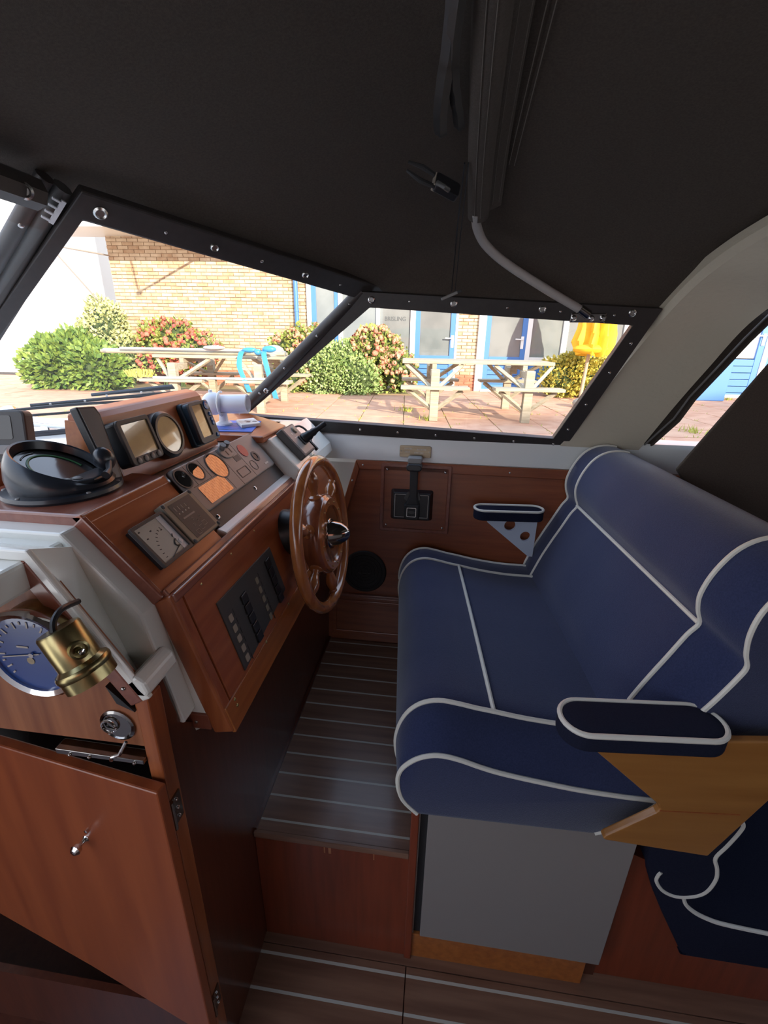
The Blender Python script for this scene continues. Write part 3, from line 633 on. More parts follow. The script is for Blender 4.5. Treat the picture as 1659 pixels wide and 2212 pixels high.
MB(FB).prism(rrect(1.060, 1.166, .002, .114, .012), .002, .016).build('rear_case', 'bluecase', t, bev=.003)
MB(FB).lathe([(.0115, 0), (.0115, .003), (.009, .004), (0, .004)], 20, (1.145, .096, .033)).build('cursor_pad', 'blue', t, True)
MB(FB).tube([(1.141, .096, .0375), (1.149, .096, .0375)], .001, 6).build('cursor_mark', 'mark', t)
for b in (.072, .058, .048, .016): MB(FB).lathe([(.0058, 0), (.0058, .002), (.0045, .003), (0, .003)], 14, (1.1475, b, .034)).build('button', 'blue', t, True)
# hooded display on the dash top
hc = Vector((-.668, .706, .936)); hang = math.radians(4)
t = thing('hooded_display', 'round black hooded display with green arc standing on the dash top', 'display', hc)
MH = Matrix.Translation(hc) @ Matrix.Rotation(hang, 4, 'Z')        # local +x is where the dial faces
MB(MH).lathe([(.092, 0), (.094, .004), (.092, .010), (.082, .012), (.0, .012)], 48).build('base_flange', 'hood', t, True)
def hrow(rad, fn, n=48): return [Vector((rad(2 * PI * j / n) * math.cos(2 * PI * j / n) , rad(2 * PI * j / n) * math.sin(2 * PI * j / n), fn(2 * PI * j / n))) for j in range(n)]
def hh(a):
    c = (1 - math.cos(a)) / 2                                   # 0 front, 1 back
    return .022 + .064 * (c ** .85)
def shift(row, dx): return [p + Vector((dx, 0, 0)) for p in row]
rw = [hrow(lambda a: .080, lambda a: .010), hrow(lambda a: .083, lambda a: .010 + .35 * (hh(a) - .01)), hrow(lambda a: .079, lambda a: .010 + .72 * (hh(a) - .010)),
      hrow(lambda a: .071, lambda a: hh(a) - .003), hrow(lambda a: .067, lambda a: hh(a)), hrow(lambda a: .064, lambda a: hh(a) - .002)]
rin = [hrow(lambda a: .062, lambda a: hh(a) - .016)]
MB(MH).loft(rw + rin, closed=True).build('hood', 'hood', t, True)
def dz(x, r=.062): return .008 + .029 + (.031) * (-x / r)
scr = [Vector((.0625 * math.cos(a), .0625 * math.sin(a), dz(.0625 * math.cos(a)))) for a in [2 * PI * j / 40 for j in range(40)]]
MB(MH).add([Vector((0, 0, dz(0)))] + scr, [(0, 1 + j, 1 + (j + 1) % 40) for j in range(40)]).build('dial', 'darkscreen', t, True)
arc = [Vector((.044 * math.cos(a), .044 * math.sin(a), dz(.044 * math.cos(a)) + .001)) for a in [math.radians(80 + 190 * j / 24) for j in range(25)]]
MB(MH).tube(arc, .0022, 6, flat=.5).build('green_arc', 'green', t, True)
MB(MH).tube([Vector((.053 * math.cos(a), .053 * math.sin(a), dz(.053 * math.cos(a)) + .001)) for a in [math.radians(170 + 40 * j / 8) for j in range(9)]], .0016, 6, flat=.4).build('print', 'grey', t, True)
MB(MH).prism([(.028, -.052), (.055, -.044), (.074, -.020), (.076, .012), (.062, .036), (.030, .050)], .022, .030).build('lip', 'hood', t, bev=.004)
for i in range(3):
    a = math.radians(-62 + i * 17); MB(MH).ell((.054 * math.cos(a), .054 * math.sin(a), .031), .009, .006, .003, 12, 6).build('button', 'grey', t, True)
for a in (-150, -100, -30, 20): MB(MH).lathe([(.004, 0), (.003, .002), (0, .002)], 10, (.087 * math.cos(math.radians(a)), .087 * math.sin(math.radians(a)), .0105)).build('screw', 'grey', t, True)
# display at the left edge
t = thing('echo_display', 'grey display on a wooden stand at the far left of the dash', 'display', (-.86, .78, .93))
Mx = frame((-.80, .765, .965), (.95, .25, 0), (-.36, .1, .93))
MB(Mx).prism(rrect(-.14, .012, .0, .10, .010), -.03, .0).build('case', 'dgrey', t, bev=.004)
MB(Mx).prism(rrect(-.13, -.012, .045, .09, .004), -.001, .001).build('screen', 'darkscreen', t)
MB(Mx).prism(rrect(-.06, -.006, .016, .034, .008), .0, .003).build('button', 'grey', t, bev=.001)
MB().prism([(-.82, .70), (-.80, .745), (-.80, .82), (-1.0, .82), (-1.0, .70)], .905, .965).build('stand', 'mah_y', t, bev=.003)
# ================================================================ INSTRUMENT CLUSTER
t = thing('instrument_cluster', 'grey engine instrument cluster with mirror like dials in the middle of the dash', 'instrument panel', V3(FU, 1.05, .08, -.02))
MB(FU).prism(rrect(.845, 1.285, .020, .178, .008), -.014, -.003).build('base_plate', 'dgrey', t, bev=.002)
cvo = rrect(.835, 1.246, .062, .176, .010)
MB(FU).prism(cvo, -.004, .008, taper=.985).build('cover', 'grey', t, bev=.003)
def dial(y, b, r, par, nm='dial'):
    MB(FU).ring(circ(y, b, r, 32), circ(y, b, r - .003, 32), .006, .0095).build(nm + '_rim', 'dgrey', par)
    MB(FU).prism(circ(y, b, r - .003, 32), .006, .0085).build(nm + '_glass', 'mirror', par)
dial(.852, .147, .024, t); dial(.908, .149, .024, t); dial(.990, .138, .036, t)
MB(FU).prism([(.950, .127), (1.003, .093), (.905, .085), (.857, .120)][::1] and rrect(.868, .976, .072, .116, .003), .007, .009).build('display_glass', 'mirror', t)
for x0, x1, b0, b1 in ((.86, 1.03, .1195, .1205), (.8795, .8805, .12, .17), (.9395, .9405, .12, .17), (1.0295, 1.0305, .065, .172), (.986, .987, .068, .12), (1.108, 1.109, .068, .17)):
    MB(FU).box(x0, x1, b0, b1, .007, .0084).build('groove', 'markd', t)
MB(FU).ring(rrect(1.042, 1.096, .080, .104, .003), rrect(1.044, 1.094, .082, .102, .002), .007, .009).build('frame_line', 'markd', t)
MB(FU).prism(circ(1.140, .140, .019, 24), .007, .0095).build('stop_button', 'red', t)
MB(FU).box(1.075, 1.104, .122, .138, .007, .0088).build('label_plate', 'dgrey', t)
MB(FU).lathe([(.016, .006), (.016, .010), (.009, .010), (.009, .007), (0, .007)], 20, (1.175, .110, 0)).build('key_lock', 'dgrey', t, True)
MB(FU).prism(circ(1.176, .110, .0085, 16), .0075, .0085).build('key_hole', 'black', t)
MB(FU).ring(circ(1.135, .092, .015, 24), circ(1.135, .092, .0138, 24), .007, .009).build('button_ring', 'dgrey', t)
MB(FU).box(1.190, 1.212, .076, .081, .007, .0088).build('print', 'mark', t)
MB(FU).prism(circ(1.068, .158, .034, 24, .020), .006, .0115).build('switch_mount', 'grey', t, bev=.002)
for y, b in ((1.055, .166), (1.080, .168)): MB(FU).tube([(y, b, .010), (y - .004, b + .006, .024)], [.006, .0075], 12).build('toggle', 'grey', t, True)
for y, b in ((1.062, .152), (1.084, .155)): MB(FU).prism(rrect(y - .002, y + .002, b - .007, b + .007, .001), .011, .0122).build('slot', 'black', t)
for y in (.868, 1.075, 1.268): screw(t, V3(FU, y, .042 if y < 1.2 else .05, -.003), FU.to_3x3().col[2], .006, 'chrome')
# ================================================================ VOLTMETER, ALARM PANEL
t = thing('voltmeter', 'square voltmeter with pale face on the raised wood of the dash', 'meter', V3(FU, .677, .05, 0))
MB(FU).box(.634, .720, .030, .112, -.012, .009).build('case', 'black', t, bev=.002)
MB(FU).ring(rrect(.632, .722, .028, .114, .002, 2), rrect(.638, .716, .034, .108, .001, 2), .010, .016).build('bezel', 'dgrey', t, bev=.001)
MB(FU).box(.638, .716, .034, .108, .010, .0115).build('face', 'voltface', t)
MB(FU).box(.702, .716, .034, .108, .0115, .0125).build('face_band', 'whiteplastic', t)
for i in range(9):
    a = math.radians(100 + 85 * i / 8); MB(FU @ Matrix.Translation((.700, .045, 0)) @ Matrix.Rotation(a, 4, 'Z')).box(.043, .047, -.0006, .0006, .0115, .0120).build('tick', 'markd', t)
MB(FU).tube([(.700, .045, .0125), (.664, .034, .0125)], .0008, 6).build('needle', 'markd', t)
MB(FU).tube(catmull([(.701, .058, .0125), (.694, .054, .0125), (.692, .048, .0125), (.697, .044, .0125)], 4), .0014, 6).build('coil', 'markd', t)
MB(FU).tube([(.700, .064, .0125), (.704, .069, .0125)], .0010, 6).build('print', 'markd', t)
for y, b in ((.668, .092), (.650, .083), (.645, .100), (.690, .084)): MB(FU).box(y, y + .004, b, b + .0025, .0115, .0120).build('print', 'markd', t)
MB(FU).lathe([(.0045, .0115), (.0045, .014), (0, .0145)], 14, (.708, .050, 0)).build('zero_screw', 'whiteplastic', t, True)
t = thing('alarm_panel', 'olive grey control box with four corner screws beside the voltmeter', 'control panel', V3(FU, .78, .05, 0))
MB(FU).prism(rrect(.726, .832, .026, .124, .003), -.010, .016, taper=.96).build('case', 'olive', t, bev=.002)
MB(FU).prism(rrect(.743, .818, .034, .114, .002), .0158, .0166).build('face', 'dgrey', t)
for y, b in ((.733, .032), (.733, .117), (.826, .032), (.826, .117)): screw(t, V3(FU, y, b, .0155), FU.to_3x3().col[2], .0045, 'dgrey')
for i in range(4): 
    MB(FU).box(.752 + i * .011, .753 + i * .011, .096, .106 - i * .001, .0165, .0170).build('print', 'mark', t)
    MB(FU).prism(circ(.753 + i * .011, .090, .0016, 10), .0165, .0172).build('indicator', 'mark', t)
MB(FU).box(.752, .792, .0765, .0800, .0165, .0171).build('bar', 'grey', t)
for y, b in ((.760, .042), (.777, .046), (.792, .050)): MB(FU).ring(rrect(y - .006, y + .006, b - .005, b + .005, .001, 2), rrect(y - .0053, y + .0053, b - .0043, b + .0043, .001, 2), .0165, .0170).build('button', 'grey', t)
for y, b in ((.765, .058), (.781, .062), (.773, .069), (.795, .066)): MB(FU).ring(circ(y, b, .003, 10), circ(y, b, .0023, 10), .0165, .0170).build('print', 'grey', t)
# ================================================================ SWITCH PANEL
t = thing('switch_panel', 'dark grey switch panel with two columns of black rockers below the dash', 'switch panel', V3(F1, .83, -.15, 0))
MB(F1).prism([(.694, -.074), (.960, -.084), (.964, -.200), (.694, -.228)][::1] and [(.694, -.072), (.963, -.080), (.965, -.200), (.694, -.229)], .0, .005).build('plate', 'panelg', t, bev=.001)
for col, (y0, y1) in enumerate(((.768, .792), (.912, .936))):
    for i in range(5):
        b = .104 + i * .0235 - (.009 if col else 0)
        MB(F1).prism([(y0, -b), (y1, -b + .001), (y1, -b - .0205), (y0, -b - .0205)], .004, .010).build('rocker_switch', 'black', t, bev=.0015)
for col, (y0, y1) in enumerate(((.708, .722), (.846, .859))):
    for i in range(5):
        b = .112 + i * .0235 - (.007 if col else 0)
        MB(F1).prism(rrect(y0, y1, -b - .015, -b, .002, 2), .004, .0062).build('label_window', 'label' if not col else 'olive', t)
    for i in range(6): 
        b = .108 + i * .0215 - (.007 if col else 0)
        MB(F1).box(y1 + .008, y1 + .010, -b - .014, -b, .0045, .0055).build('print', 'markd', t)
# ================================================================ STEERING WHEEL
wc_ = Vector((-.296, 1.10, .705)); wn = Vector((math.cos(.125) * math.cos(-.037), math.sin(-.037), math.sin(.125))).normalized()
WH = frame(wc_, Vector((0, 0, 1)).cross(wn), wn.cross(Vector((0, 0, 1)).cross(wn)))
t = thing('steering_wheel', 'varnished wooden spoked steering wheel with chrome hub cap', 'steering wheel', wc_)
MB(WH).tube([(.197 * math.cos(a), .197 * math.sin(a), 0) for a in [2 * PI * i / 64 for i in range(64)]], .0155, 14, True, flat=1.0).build('rim', 'rim', t, True)
for k in range(6):
    a = math.radians(90 + 60 * k + 4); c, s_ = math.cos(a), math.sin(a)
    prof = [(.098, .012), (.106, .018), (.110, .018), (.114, .011), (.122, .009), (.135, .013), (.152, .017), (.166, .015), (.176, .010), (.182, .012), (.192, .009)]
    MB(WH).tube([(r * c, r * s_, -.004) for r, w in prof], [w for r, w in prof], 12).build('spoke', 'rim', t, True)
MB(WH).lathe([(.0, -.030), (.085, -.030), (.100, -.026), (.107, -.012), (.108, .012), (.104, .020), (.098, .024), (.078, .024), (.074, .020), (.074, -.006), (0, -.006)], 48).build('hub_drum', 'hub', t, True)
MB(WH).lathe([(.076, .022), (.078, .0275), (.096, .0275), (.101, .022)], 48).build('hub_ring', 'rim', t, True)
for k in range(12):
    a = 2 * PI * k / 12; screw(t, V3(WH, .087 * math.cos(a), .087 * math.sin(a), .0272), wn, .0022, 'brass')
MB(WH).lathe([(.048, -.006), (.048, .008), (.044, .020), (.040, .024), (.036, .024), (.034, .032), (.028, .052), (.018, .066), (.008, .073), (0, .075)], 36).build('hub_cap', 'darkchrome', t, True)
for k in range(6):
    a = 2 * PI * k / 6 + .3; MB(WH).lathe([(.006, -.006), (.006, .002), (.003, .006), (0, .006)], 10, (.060 * math.cos(a), .060 * math.sin(a), 0)).build('hub_bolt', 'chrome', t, True)
MB().lathe([(.064, 0), (.062, .012), (.050, .035), (.046, .075), (0, .075)], 32, V3(F1, 1.10, -.098, .0), F1n).build('column_boot', 'black', t, True)
# ================================================================ THROTTLE AND KEY
FT = frame((-.501, 0, .932), (0, 1, 0), (-.684, 0, .730))
t = thing('throttle', 'grey control box with ribbed joystick lever on the white side pod', 'control lever', V3(FT, 1.37, -.06, 0))
MB(FT).prism(rrect(1.318, 1.432, -.120, -.008, .004), .0, .024, taper=.97).build('box', 'dgrey', t, bev=.003)
MB(FT).prism(rrect(1.328, 1.424, -.112, -.014, .003), .0235, .0250).build('face_plate', 'grey', t)
MB(FT).prism(circ(1.395, -.032, .012, 18), .024, .031).build('button', 'olive', t, bev=.002)
MB(FT).box(1.354, 1.362, -.042, -.036, .0245, .0255).build('print', 'mark', t)
MB(FT).box(1.352, 1.384, -.056, -.053, .0245, .0255).build('print', 'mark', t)
MB(FT).prism(rrect(1.375, 1.425, -.090, -.055, .006), .024, .030).build('lever_collar', 'black', t, bev=.002)
a0, a1 = V3(FT, 1.40, -.072, .026), V3(FT, 1.400, -.072, .026) + Vector((.066, .03, .048))
prf = [.017, .018, .015, .016, .012, .013, .010, .0085, .0085, .0085, .009, .0075]
MB().tube([a0.lerp(a1, i / 11) for i in range(12)], prf, 16).build('lever', 'black', t, True)
MB(FT).tube(catmull([(1.425, -.02, .010), (1.455, -.030, .026), (1.465, -.060, .030), (1.455, -.090, .022), (1.44, -.10, .012)], 5), .0035, 8).build('cable', 'dgrey', t, True)
MB(FT).tube([(1.44, -.055, .02), (1.455, -.125, .016)], .007, 8).build('cable_clamp', 'black', t, True)
t = thing('ignition_key', 'small key with green tag in the white pod beside the wheel rim', 'key', V3(FT, 1.40, -.14, 0))
MB(FT).lathe([(.011, 0), (.011, .004), (.008, .006), (0, .006)], 18, (1.385, -.138, 0)).build('lock', 'chrome', t, True)
MB(FT).prism(rrect(1.378, 1.392, -.141, -.135, .001), .006, .018).build('key_bow', 'chrome', t, bev=.001)
MB(FT).prism(rrect(1.400, 1.425, -.146, -.128, .003), .004, .008).build('key_tag', pbr('green_tag', (.03, .22, .16), .4), t, bev=.001)
# ================================================================ BLUE LEAFLET AND REMOTE
t = tag(MB().prism([(-.70, 1.275), (-.557, 1.290), (-.600, 1.475), (-.735, 1.46)], .9345, .9365).build('leaflet', 'bluepaper'), 'blue printed leaflet lying on the wooden tray by the windscreen post', 'leaflet')
for i in range(6): MB().prism([(-.69 + i * .004, 1.300 + i * .022), (-.590 - i * .004, 1.31 + i * .022), (-.590 - i * .004, 1.316 + i * .022), (-.69 + i * .004, 1.306 + i * .022)], .9364, .9369).build('print_line', MA['bluecase'], t)
t = tag(MB().prism([(-.665, 1.425), (-.607, 1.335), (-.565, 1.385), (-.625, 1.475)], .9368, .9468).build('notepad', 'paper', bev=.002), 'small white notepad lying on the blue leaflet', 'notepad')
for dx, dy, w in ((-.628, 1.40, .020), (-.615, 1.385, .012), (-.600, 1.40, .014)): MB().box(dx, dx + w, dy, dy + .012, .9466, .9472).build('print', 'dgrey', t)
# ================================================================ WHITE SEARCHLIGHT
t = thing('searchlight', 'white plastic handheld lamp standing behind the instrument box at the windscreen corner', 'lamp', (-.69, 1.39, .934))
MB().lathe([(.0, -.055), (.026, -.055), (.029, -.050), (.030, .03), (.030, .060), (.027, .062), (.026, .03), (0, .03)], 28, (-.672, 1.40, 1.000), (.93, .10, .02)).build('barrel', 'whiteplastic', t, True)
MB().ell((-.716, 1.385, 1.002), .036, .034, .036, 20, 12).build('head', 'whiteplastic', t, True)
MB().tube([Vector((-.700, 1.385, 1.002)) + Vector((.010, -.028 * math.sin(a), .037 * math.cos(a))) * 1.0 for a in [PI * i / 14 - .3 for i in range(16)]], .0035, 8).build('seam_band', 'gelgrey', t, True)
MB().lathe([(.006, 0), (.006, .010), (0, .011)], 10, (-.722, 1.385, 1.034), (0, 0, 1)).build('switch', 'whiteplastic', t, True)
MB().lathe([(.028, 0), (.026, .008), (.014, .014), (.012, .04), (0, .04)], 20, (-.69, 1.39, .934)).build('foot', 'whiteplastic', t, True)
# ================================================================ STARBOARD SIDE FITTINGS
SWn = SW.to_3x3().col[2]
t = thing('control_board', 'square mahogany board with moulded edge screwed on the side below the coaming', 'board', V3(SW, -.08, .50, 0))
MB(SW).box(-.208, .048, .503, .758, 0, .010).build('board', 'mah_x', t)
MB(SW).ring(rrect(-.214, .054, .497, .764, .006), rrect(-.200, .040, .511, .750, .004), .0, .016).build('edge_moulding', 'mah_top', t, bev=.003)
for x, z in ((-.190, .740), (.030, .738), (-.190, .520), (.030, .520)): screw(t, V3(SW, x, z, .010), SWn, .0045, 'chrome')
t = thing('gear_lever', 'black side mounted gear lever with grey grip on the mahogany board', 'control lever', V3(SW, -.09, .55, .02))
MB(SW).prism(rrect(-.172, -.010, .548, .668, .008), .010, .046, taper=.86).build('housing', 'black', t, bev=.003)
MB(SW).ring(rrect(-.155, -.027, .565, .655, .003), rrect(-.1525, -.0295, .5675, .6525, .002), .045, .0475).build('silver_line', 'darkchrome', t)
MB(SW).prism(rrect(-.118, -.058, .560, .625, .010), .045, .075, taper=.9).build('lever_boss', 'blackm', t, bev=.004)
MB(SW).ring(rrect(-.106, -.070, .575, .611, .004), rrect(-.1035, -.0725, .5775, .6085, .003), .0745, .0765).build('badge_frame', 'steel', t)
MB(SW).prism(circ(-.088, .593, .0125, 20, .0055), .0745, .0760).build('badge', 'dgrey', t)
MB(SW).prism([(-.112, .620), (-.098, .650), (-.100, .76), (-.070, .76), (-.070, .650), (-.062, .620)], .050, .072).build('lever_arm', 'blackm', t, bev=.004)
MB(SW).prism([(-.120, .640), (-.104, .628), (-.100, .66), (-.104, .668)], .046, .056).build('collar_wing', 'dgrey', t, bev=.001)
MB(SW).prism([(-.056, .640), (-.072, .628), (-.072, .66), (-.066, .668)], .046, .056).build('collar_wing', 'dgrey', t, bev=.001)
MB(SW).prism(rrect(-.112, -.056, .752, .778, .012), .040, .105).build('grip', 'black', t, bev=.005, seg=3)
MB(SW).prism(rrect(-.112, -.057, .775, .800, .008), .030, .085, taper=.9).build('grip_cap', 'grey', t, bev=.005, seg=3)
MB(SW).lathe([(.004, .045), (.004, .049), (0, .05)], 10, (-.102, .660, 0)).build('trim_button', 'chrome', t, True)
t = thing('name_plate', 'small brass plate with two pins and worn lettering on the coaming above the gear lever', 'plate', (-.09, 1.68, .81))
FN = frame((0, 1.674, .768), (1, 0, 0), (0, .009 / .082 * 1, 1.0))
MB(FN).prism(rrect(-.146, -.028, .018, .062, .006), .0, .004).build('plate', 'platebrass', t, bev=.001)
for x in (-.140, -.034): screw(t, V3(FN, x, .040, .004), FN.to_3x3().col[2], .0025, 'chrome')
for x0, x1, z in ((-.128, -.098, .050), (-.080, -.044, .048), (-.126, -.104, .038), (-.090, -.052, .036)): 
    n_ = int((x1 - x0) / .005)
    for i in range(n_): MB(FN).box(x0 + i * .005, x0 + i * .005 + .003, z - .0025, z + .0025, .004, .0043).build('engraving', 'mark', t)
t = thing('speaker', 'round black loudspeaker grille low on the mahogany side behind the wheel', 'speaker', V3(SW, -.272, .315, 0))
MB(SW).lathe([(.0, 0), (.088, 0), (.090, .004), (.086, .009), (.076, .010), (.074, .006), (.0, .004)], 40, (-.272, .313, 0)).build('rim', 'blackm', t, True)
for k in range(5): MB(SW).tube([(-.272 + (.014 + k * .014) * math.cos(a), .313 + (.014 + k * .014) * math.sin(a), .007) for a in [2 * PI * i / 32 for i in range(32)]], .0022, 6, True).build('grille_ring', 'blackm', t, True)
MB(SW).box(-.300, -.244, .305, .308, .006, .0085).build('print', 'dgrey', t)
# ================================================================ HORN AND WIPER OUTSIDE
t = thing('horn', 'chrome trumpet horn lying on the foredeck outside the windscreen', 'horn', (-1.33, 1.36, .875))
ho, hd = Vector((-1.455, 1.385, .925)), Vector((.270, -.055, .0)).normalized()
MB().lathe([(.046, 0), (.047, .003), (.041, .012), (.030, .035), (.022, .07), (.017, .12), (.014, .30), (.0, .30), (.0, .29), (.012, .29), (.015, .12), (.026, .035), (.040, .006)], 32, ho, hd).build('trumpet', 'chrome', t, True)
MB().box(-1.30, -1.27, 1.335, 1.365, .872, .918).build('bracket', 'chrome', t, bev=.003)
MB().box(-1.42, -1.40, 1.365, 1.385, .872, .912).build('bracket', 'chrome', t, bev=.003)
t = thing('windscreen_wiper', 'black wiper lying low across the windscreen pane', 'wiper', (-1.3, 1.3, .95))
def onwin(u0, u1, n): return V3(FP, u0, u1, n)
wA, wB = inP(FP, (-1.392, 1.160, .962)), inP(FP, (-1.02, 1.56, .985))
wA, wB = (-.80, .075), (-.155, .085)
MB(FP).tube([(wA[0] + (wB[0] - wA[0]) * i / 12, .060 + .010 * (i / 12), -.030) for i in range(13)], .004, 6).build('blade', 'rubber', t, True)
MB(FP).tube([(-.80 + .66 * i / 12, .060 + .030 * math.sin(PI * i / 12 * .9), -.040) for i in range(13)], .0045, 6).build('blade_spine', 'black', t, True)
MB(FP).prism([(-.60, .083), (-.16, .112), (-.16, .098), (-.38, .088), (-.60, .074)], -.058, -.050).build('wiper_arm', 'black', t, bev=.002)
MB(FP).prism([(-.44, .100), (-.20, .128), (-.19, .112), (-.44, .094)], -.072, -.062).build('wiper_arm', 'hood', t, bev=.002)
for x, y in ((-.55, .084), (-.46, .090), (-.40, .110), (-.30, .118)): MB(FP).lathe([(.004, -.0), (.003, .004), (0, .004)], 8, (x, y, -.052)).build('rivet', 'mark', t, True)
# ================================================================ SEAT LOCKER
t = thing('seat_locker', 'wooden locker with a plain grey front panel carrying the bench seat', 'locker', (.25, 1.1, -.44))
MB().box(-.010, .51, .79, 1.58, -.44, .165).build('carcass', 'mah_dark', t)
MB().box(-.014, .006, .757, .80, -.44, .19).build('corner_post', 'mah_red', t, bev=.003)
MB().box(.006, .009, .768, .80, -.335, .185).build('alloy_strip', 'steel', t)
MB().box(.009, .027, .775, .80, -.44, .185).build('shadow_gap', 'blackm', t)
MB().prism([(.027, -.335), (.5, -.335), (.5, .175), (.027, .175)], .762, .79, 'y').build('front_panel', 'lockergrey', t, bev=.002)
MB().box(.005, .47, .766, .80, -.44, -.338).build('plinth', 'oak', t, bev=.002)
# ================================================================ BENCH
RB = Matrix.Rotation(math.radians(4.8), 4, 'Z')
be = thing('bench_seat', 'navy helm bench with cream piping and a high rolled backrest', 'bench', (.25, .75, .17))
sin_ = [(.06, .20), (.022, .25), (.008, .31), (.012, .362), (.030, .408), (.060, .438), (.10, .449), (.145, .442), (.185, .432), (.225, .424), (.30, .408), (.40, .394), (.50, .388), (.575, .37), (.585, .30), (.50, .215), (.455, .19)]
sou = [(.06, .208), (.026, .25), (.014, .30), (.020, .338), (.044, .366), (.073, .381), (.105, .384), (.145, .374), (.185, .358), (.230, .343), (.30, .326), (.40, .305), (.50, .291), (.560, .284), (.568, .272), (.50, .198), (.458, .174)]
def clos(P, k=4): return [(p.x, p.y) for p in catmull([(a, b, 0) for a, b in P], k)]
def mixp(A, B, t): return [(a[0] + (b[0] - a[0]) * t, a[1] + (b[1] - a[1]) * t) for a, b in zip(A, B)]
si, so = clos(sin_), clos(sou)
def row(P, y): return [Vector((a, y, b)) for a, b in P]
def scl(P, k):
    cx = sum(p[0] for p in P) / len(P); cz = sum(p[1] for p in P) / len(P)
    return [(cx + (a - cx) * k, cz + (b - cz) * k) for a, b in P]
YN0, YN1, YF1, YF0 = .715, .800, 1.502, 1.588
sof = [(a + (.05 - .07 * a if b > .3 else 0) * 0, b + (.004 if b > .3 else 0)) for a, b in mixp(so, si, .97)]
rows = [row(scl(so, .97), YN0 - .004), row(so, YN0), row(mixp(so, si, .35), YN0 + .022), row(mixp(so, si, .75), YN0 + .055), row(si, YN1)]
for i in range(1, 12):
    y = YN1 + (YF1 - YN1) * i / 12; k = .004 * math.sin(PI * i / 12) + .0012 * math.sin(i * 2.1)
    rows.append([Vector((a, y, b + (k if b > .36 else 0))) for a, b in si])
rows += [row(si, YF1), row(mixp(si, sof, .6), (YF1 + YF0) / 2), row(sof, YF0), row(scl(sof, .97), YF0 + .004)]
cu_ = MB(RB).loft(rows, closed=True, caps=True).build('seat_cushion', 'navy', be, True)
PR = .0052
def pipe(P, y, i0, i1, lift=.002, par=None):
    pts = [(a, y, b) for a, b in P[i0 * 4:i1 * 4 + 1]]
    return MB(RB).tube(pts, PR, 8).build('piping', 'piping', par or cu_, True)
pipe(so, YN0 - .001, 0, 13); pipe(so, YN0 - .001, 13, 16)
pipe([(a, b + .002) for a, b in si], YN1, 1, 12); pipe([(a, b + .002) for a, b in si], YF1, 1, 12); pipe(sof, YF0, 2, 13)
MB(RB).tube([(.225, YN1 + (YF1 - YN1) * i / 12, .4255 + .004 * math.sin(PI * i / 12)) for i in range(13)], PR, 8).build('piping', 'piping', cu_, True)
bin_ = [(.495, .385), (.522, .46), (.548, .52), (.577, .580), (.604, .637), (.622, .667), (.611, .700), (.607, .737), (.622, .788), (.654, .836), (.70, .860), (.76, .858), (.82, .826), (.855, .765), (.855, .60), (.80, .40)]
bou = [(.55, .41), (.570, .47), (.590, .51), (.618, .558), (.645, .612), (.655, .642), (.645, .672), (.640, .715), (.648, .762), (.672, .802), (.71, .822), (.76, .820), (.81, .795), (.838, .745), (.838, .60), (.79, .42)]
bi, bo_ = clos(bin_), clos(bou)
bof = [(a - .004, b) for a, b in bi]
rows = [row(scl(bo_, .97), YN0 - .006), row(bo_, YN0), row(mixp(bo_, bi, .40), YN0 + .03), row(mixp(bo_, bi, .8), YN0 + .065), row(bi, YN1 + .015)]
for i in range(1, 12):
    y = YN1 + .015 + (YF1 + .015 - YN1 - .015) * i / 12; k = .005 * math.sin(PI * i / 12) + .0015 * math.sin(i * 1.7)
    rows.append([Vector((a - k * (1 if .42 < b < .66 or b > .70 else .2) * (1 if a < .75 else 0), y, b)) for a, b in bi])
rows += [row(bi, YF1 + .015), row(mixp(bi, bof, .6), (YF1 + YF0) / 2 + .018), row(bof, YF0 + .018), row(scl(bof, .97), YF0 + .021)]
cu2 = cu_
cu_ = MB(RB).loft(rows, closed=True, caps=True).build('backrest', 'navy', be, True)
pipe(bo_, YN0 - .001, 1, 10); pipe(bi, YN1 + .015, 1, 11); pipe(bi, YF1 + .015, 0, 11); pipe(bof, YF0 + .017, 0, 11)
MB(RB).tube([(.621 - .001, YN1 + .015 + (YF1 - YN1) * i / 12, .667) for i in range(13)], PR, 8).build('piping', 'piping', cu_, True)
# near arm: plywood side plate and padded rest
MB(RB).prism([(.345, .515), (.532, .346), (.536, .335), (.530, .326), (.445, .252), (.440, .244), (.446, .238), (.662, .205), (.80, .528), (.62, .520), (.58, .512)], .655, .672, 'y').build('arm_plate', 'armwood', be, bev=.004, seg=3)
MB(RB).box(.535, .69, .6535, .6565, .3325, .3340).build('plate_joint', 'mah_y', be)
armp = rrect(.318, .628, .640, .735, .046, 8)
pf = frame((0, 0, 0), (1, 0, 0), (0, 1, 0))
pad = MB(RB).prism(armp, .492, .530).build('arm_pad', 'navyd', be, False, bev=.006, seg=3)
MB(RB).tube([(a, b, .5305) for a, b in rrect(.321, .625, .643, .732, .044, 8)], PR, 8, True).build('piping', 'piping', pad, True)
def dome(x0, x1, y0, y1, r, z, h):
    rr = rrect(x0, x1, y0, y1, r, 8); cx, cy = (x0 + x1) / 2, (y0 + y1) / 2; out = []
    for k, dz_ in ((1, 0), (.93, .45), (.80, .75), (.5, .95), (.12, 1)):
        out.append([Vector((cx + (a - cx) * (1 - (1 - k) * (y1 - y0) / (x1 - x0)) , cy + (b - cy) * k, z + h * dz_)) for a, b in rr])
    return out
MB(RB).loft(dome(.323, .623, .645, .730, .0424, .529, .008), closed=True, caps=True).build('pad_top', 'navyd', pad, True)
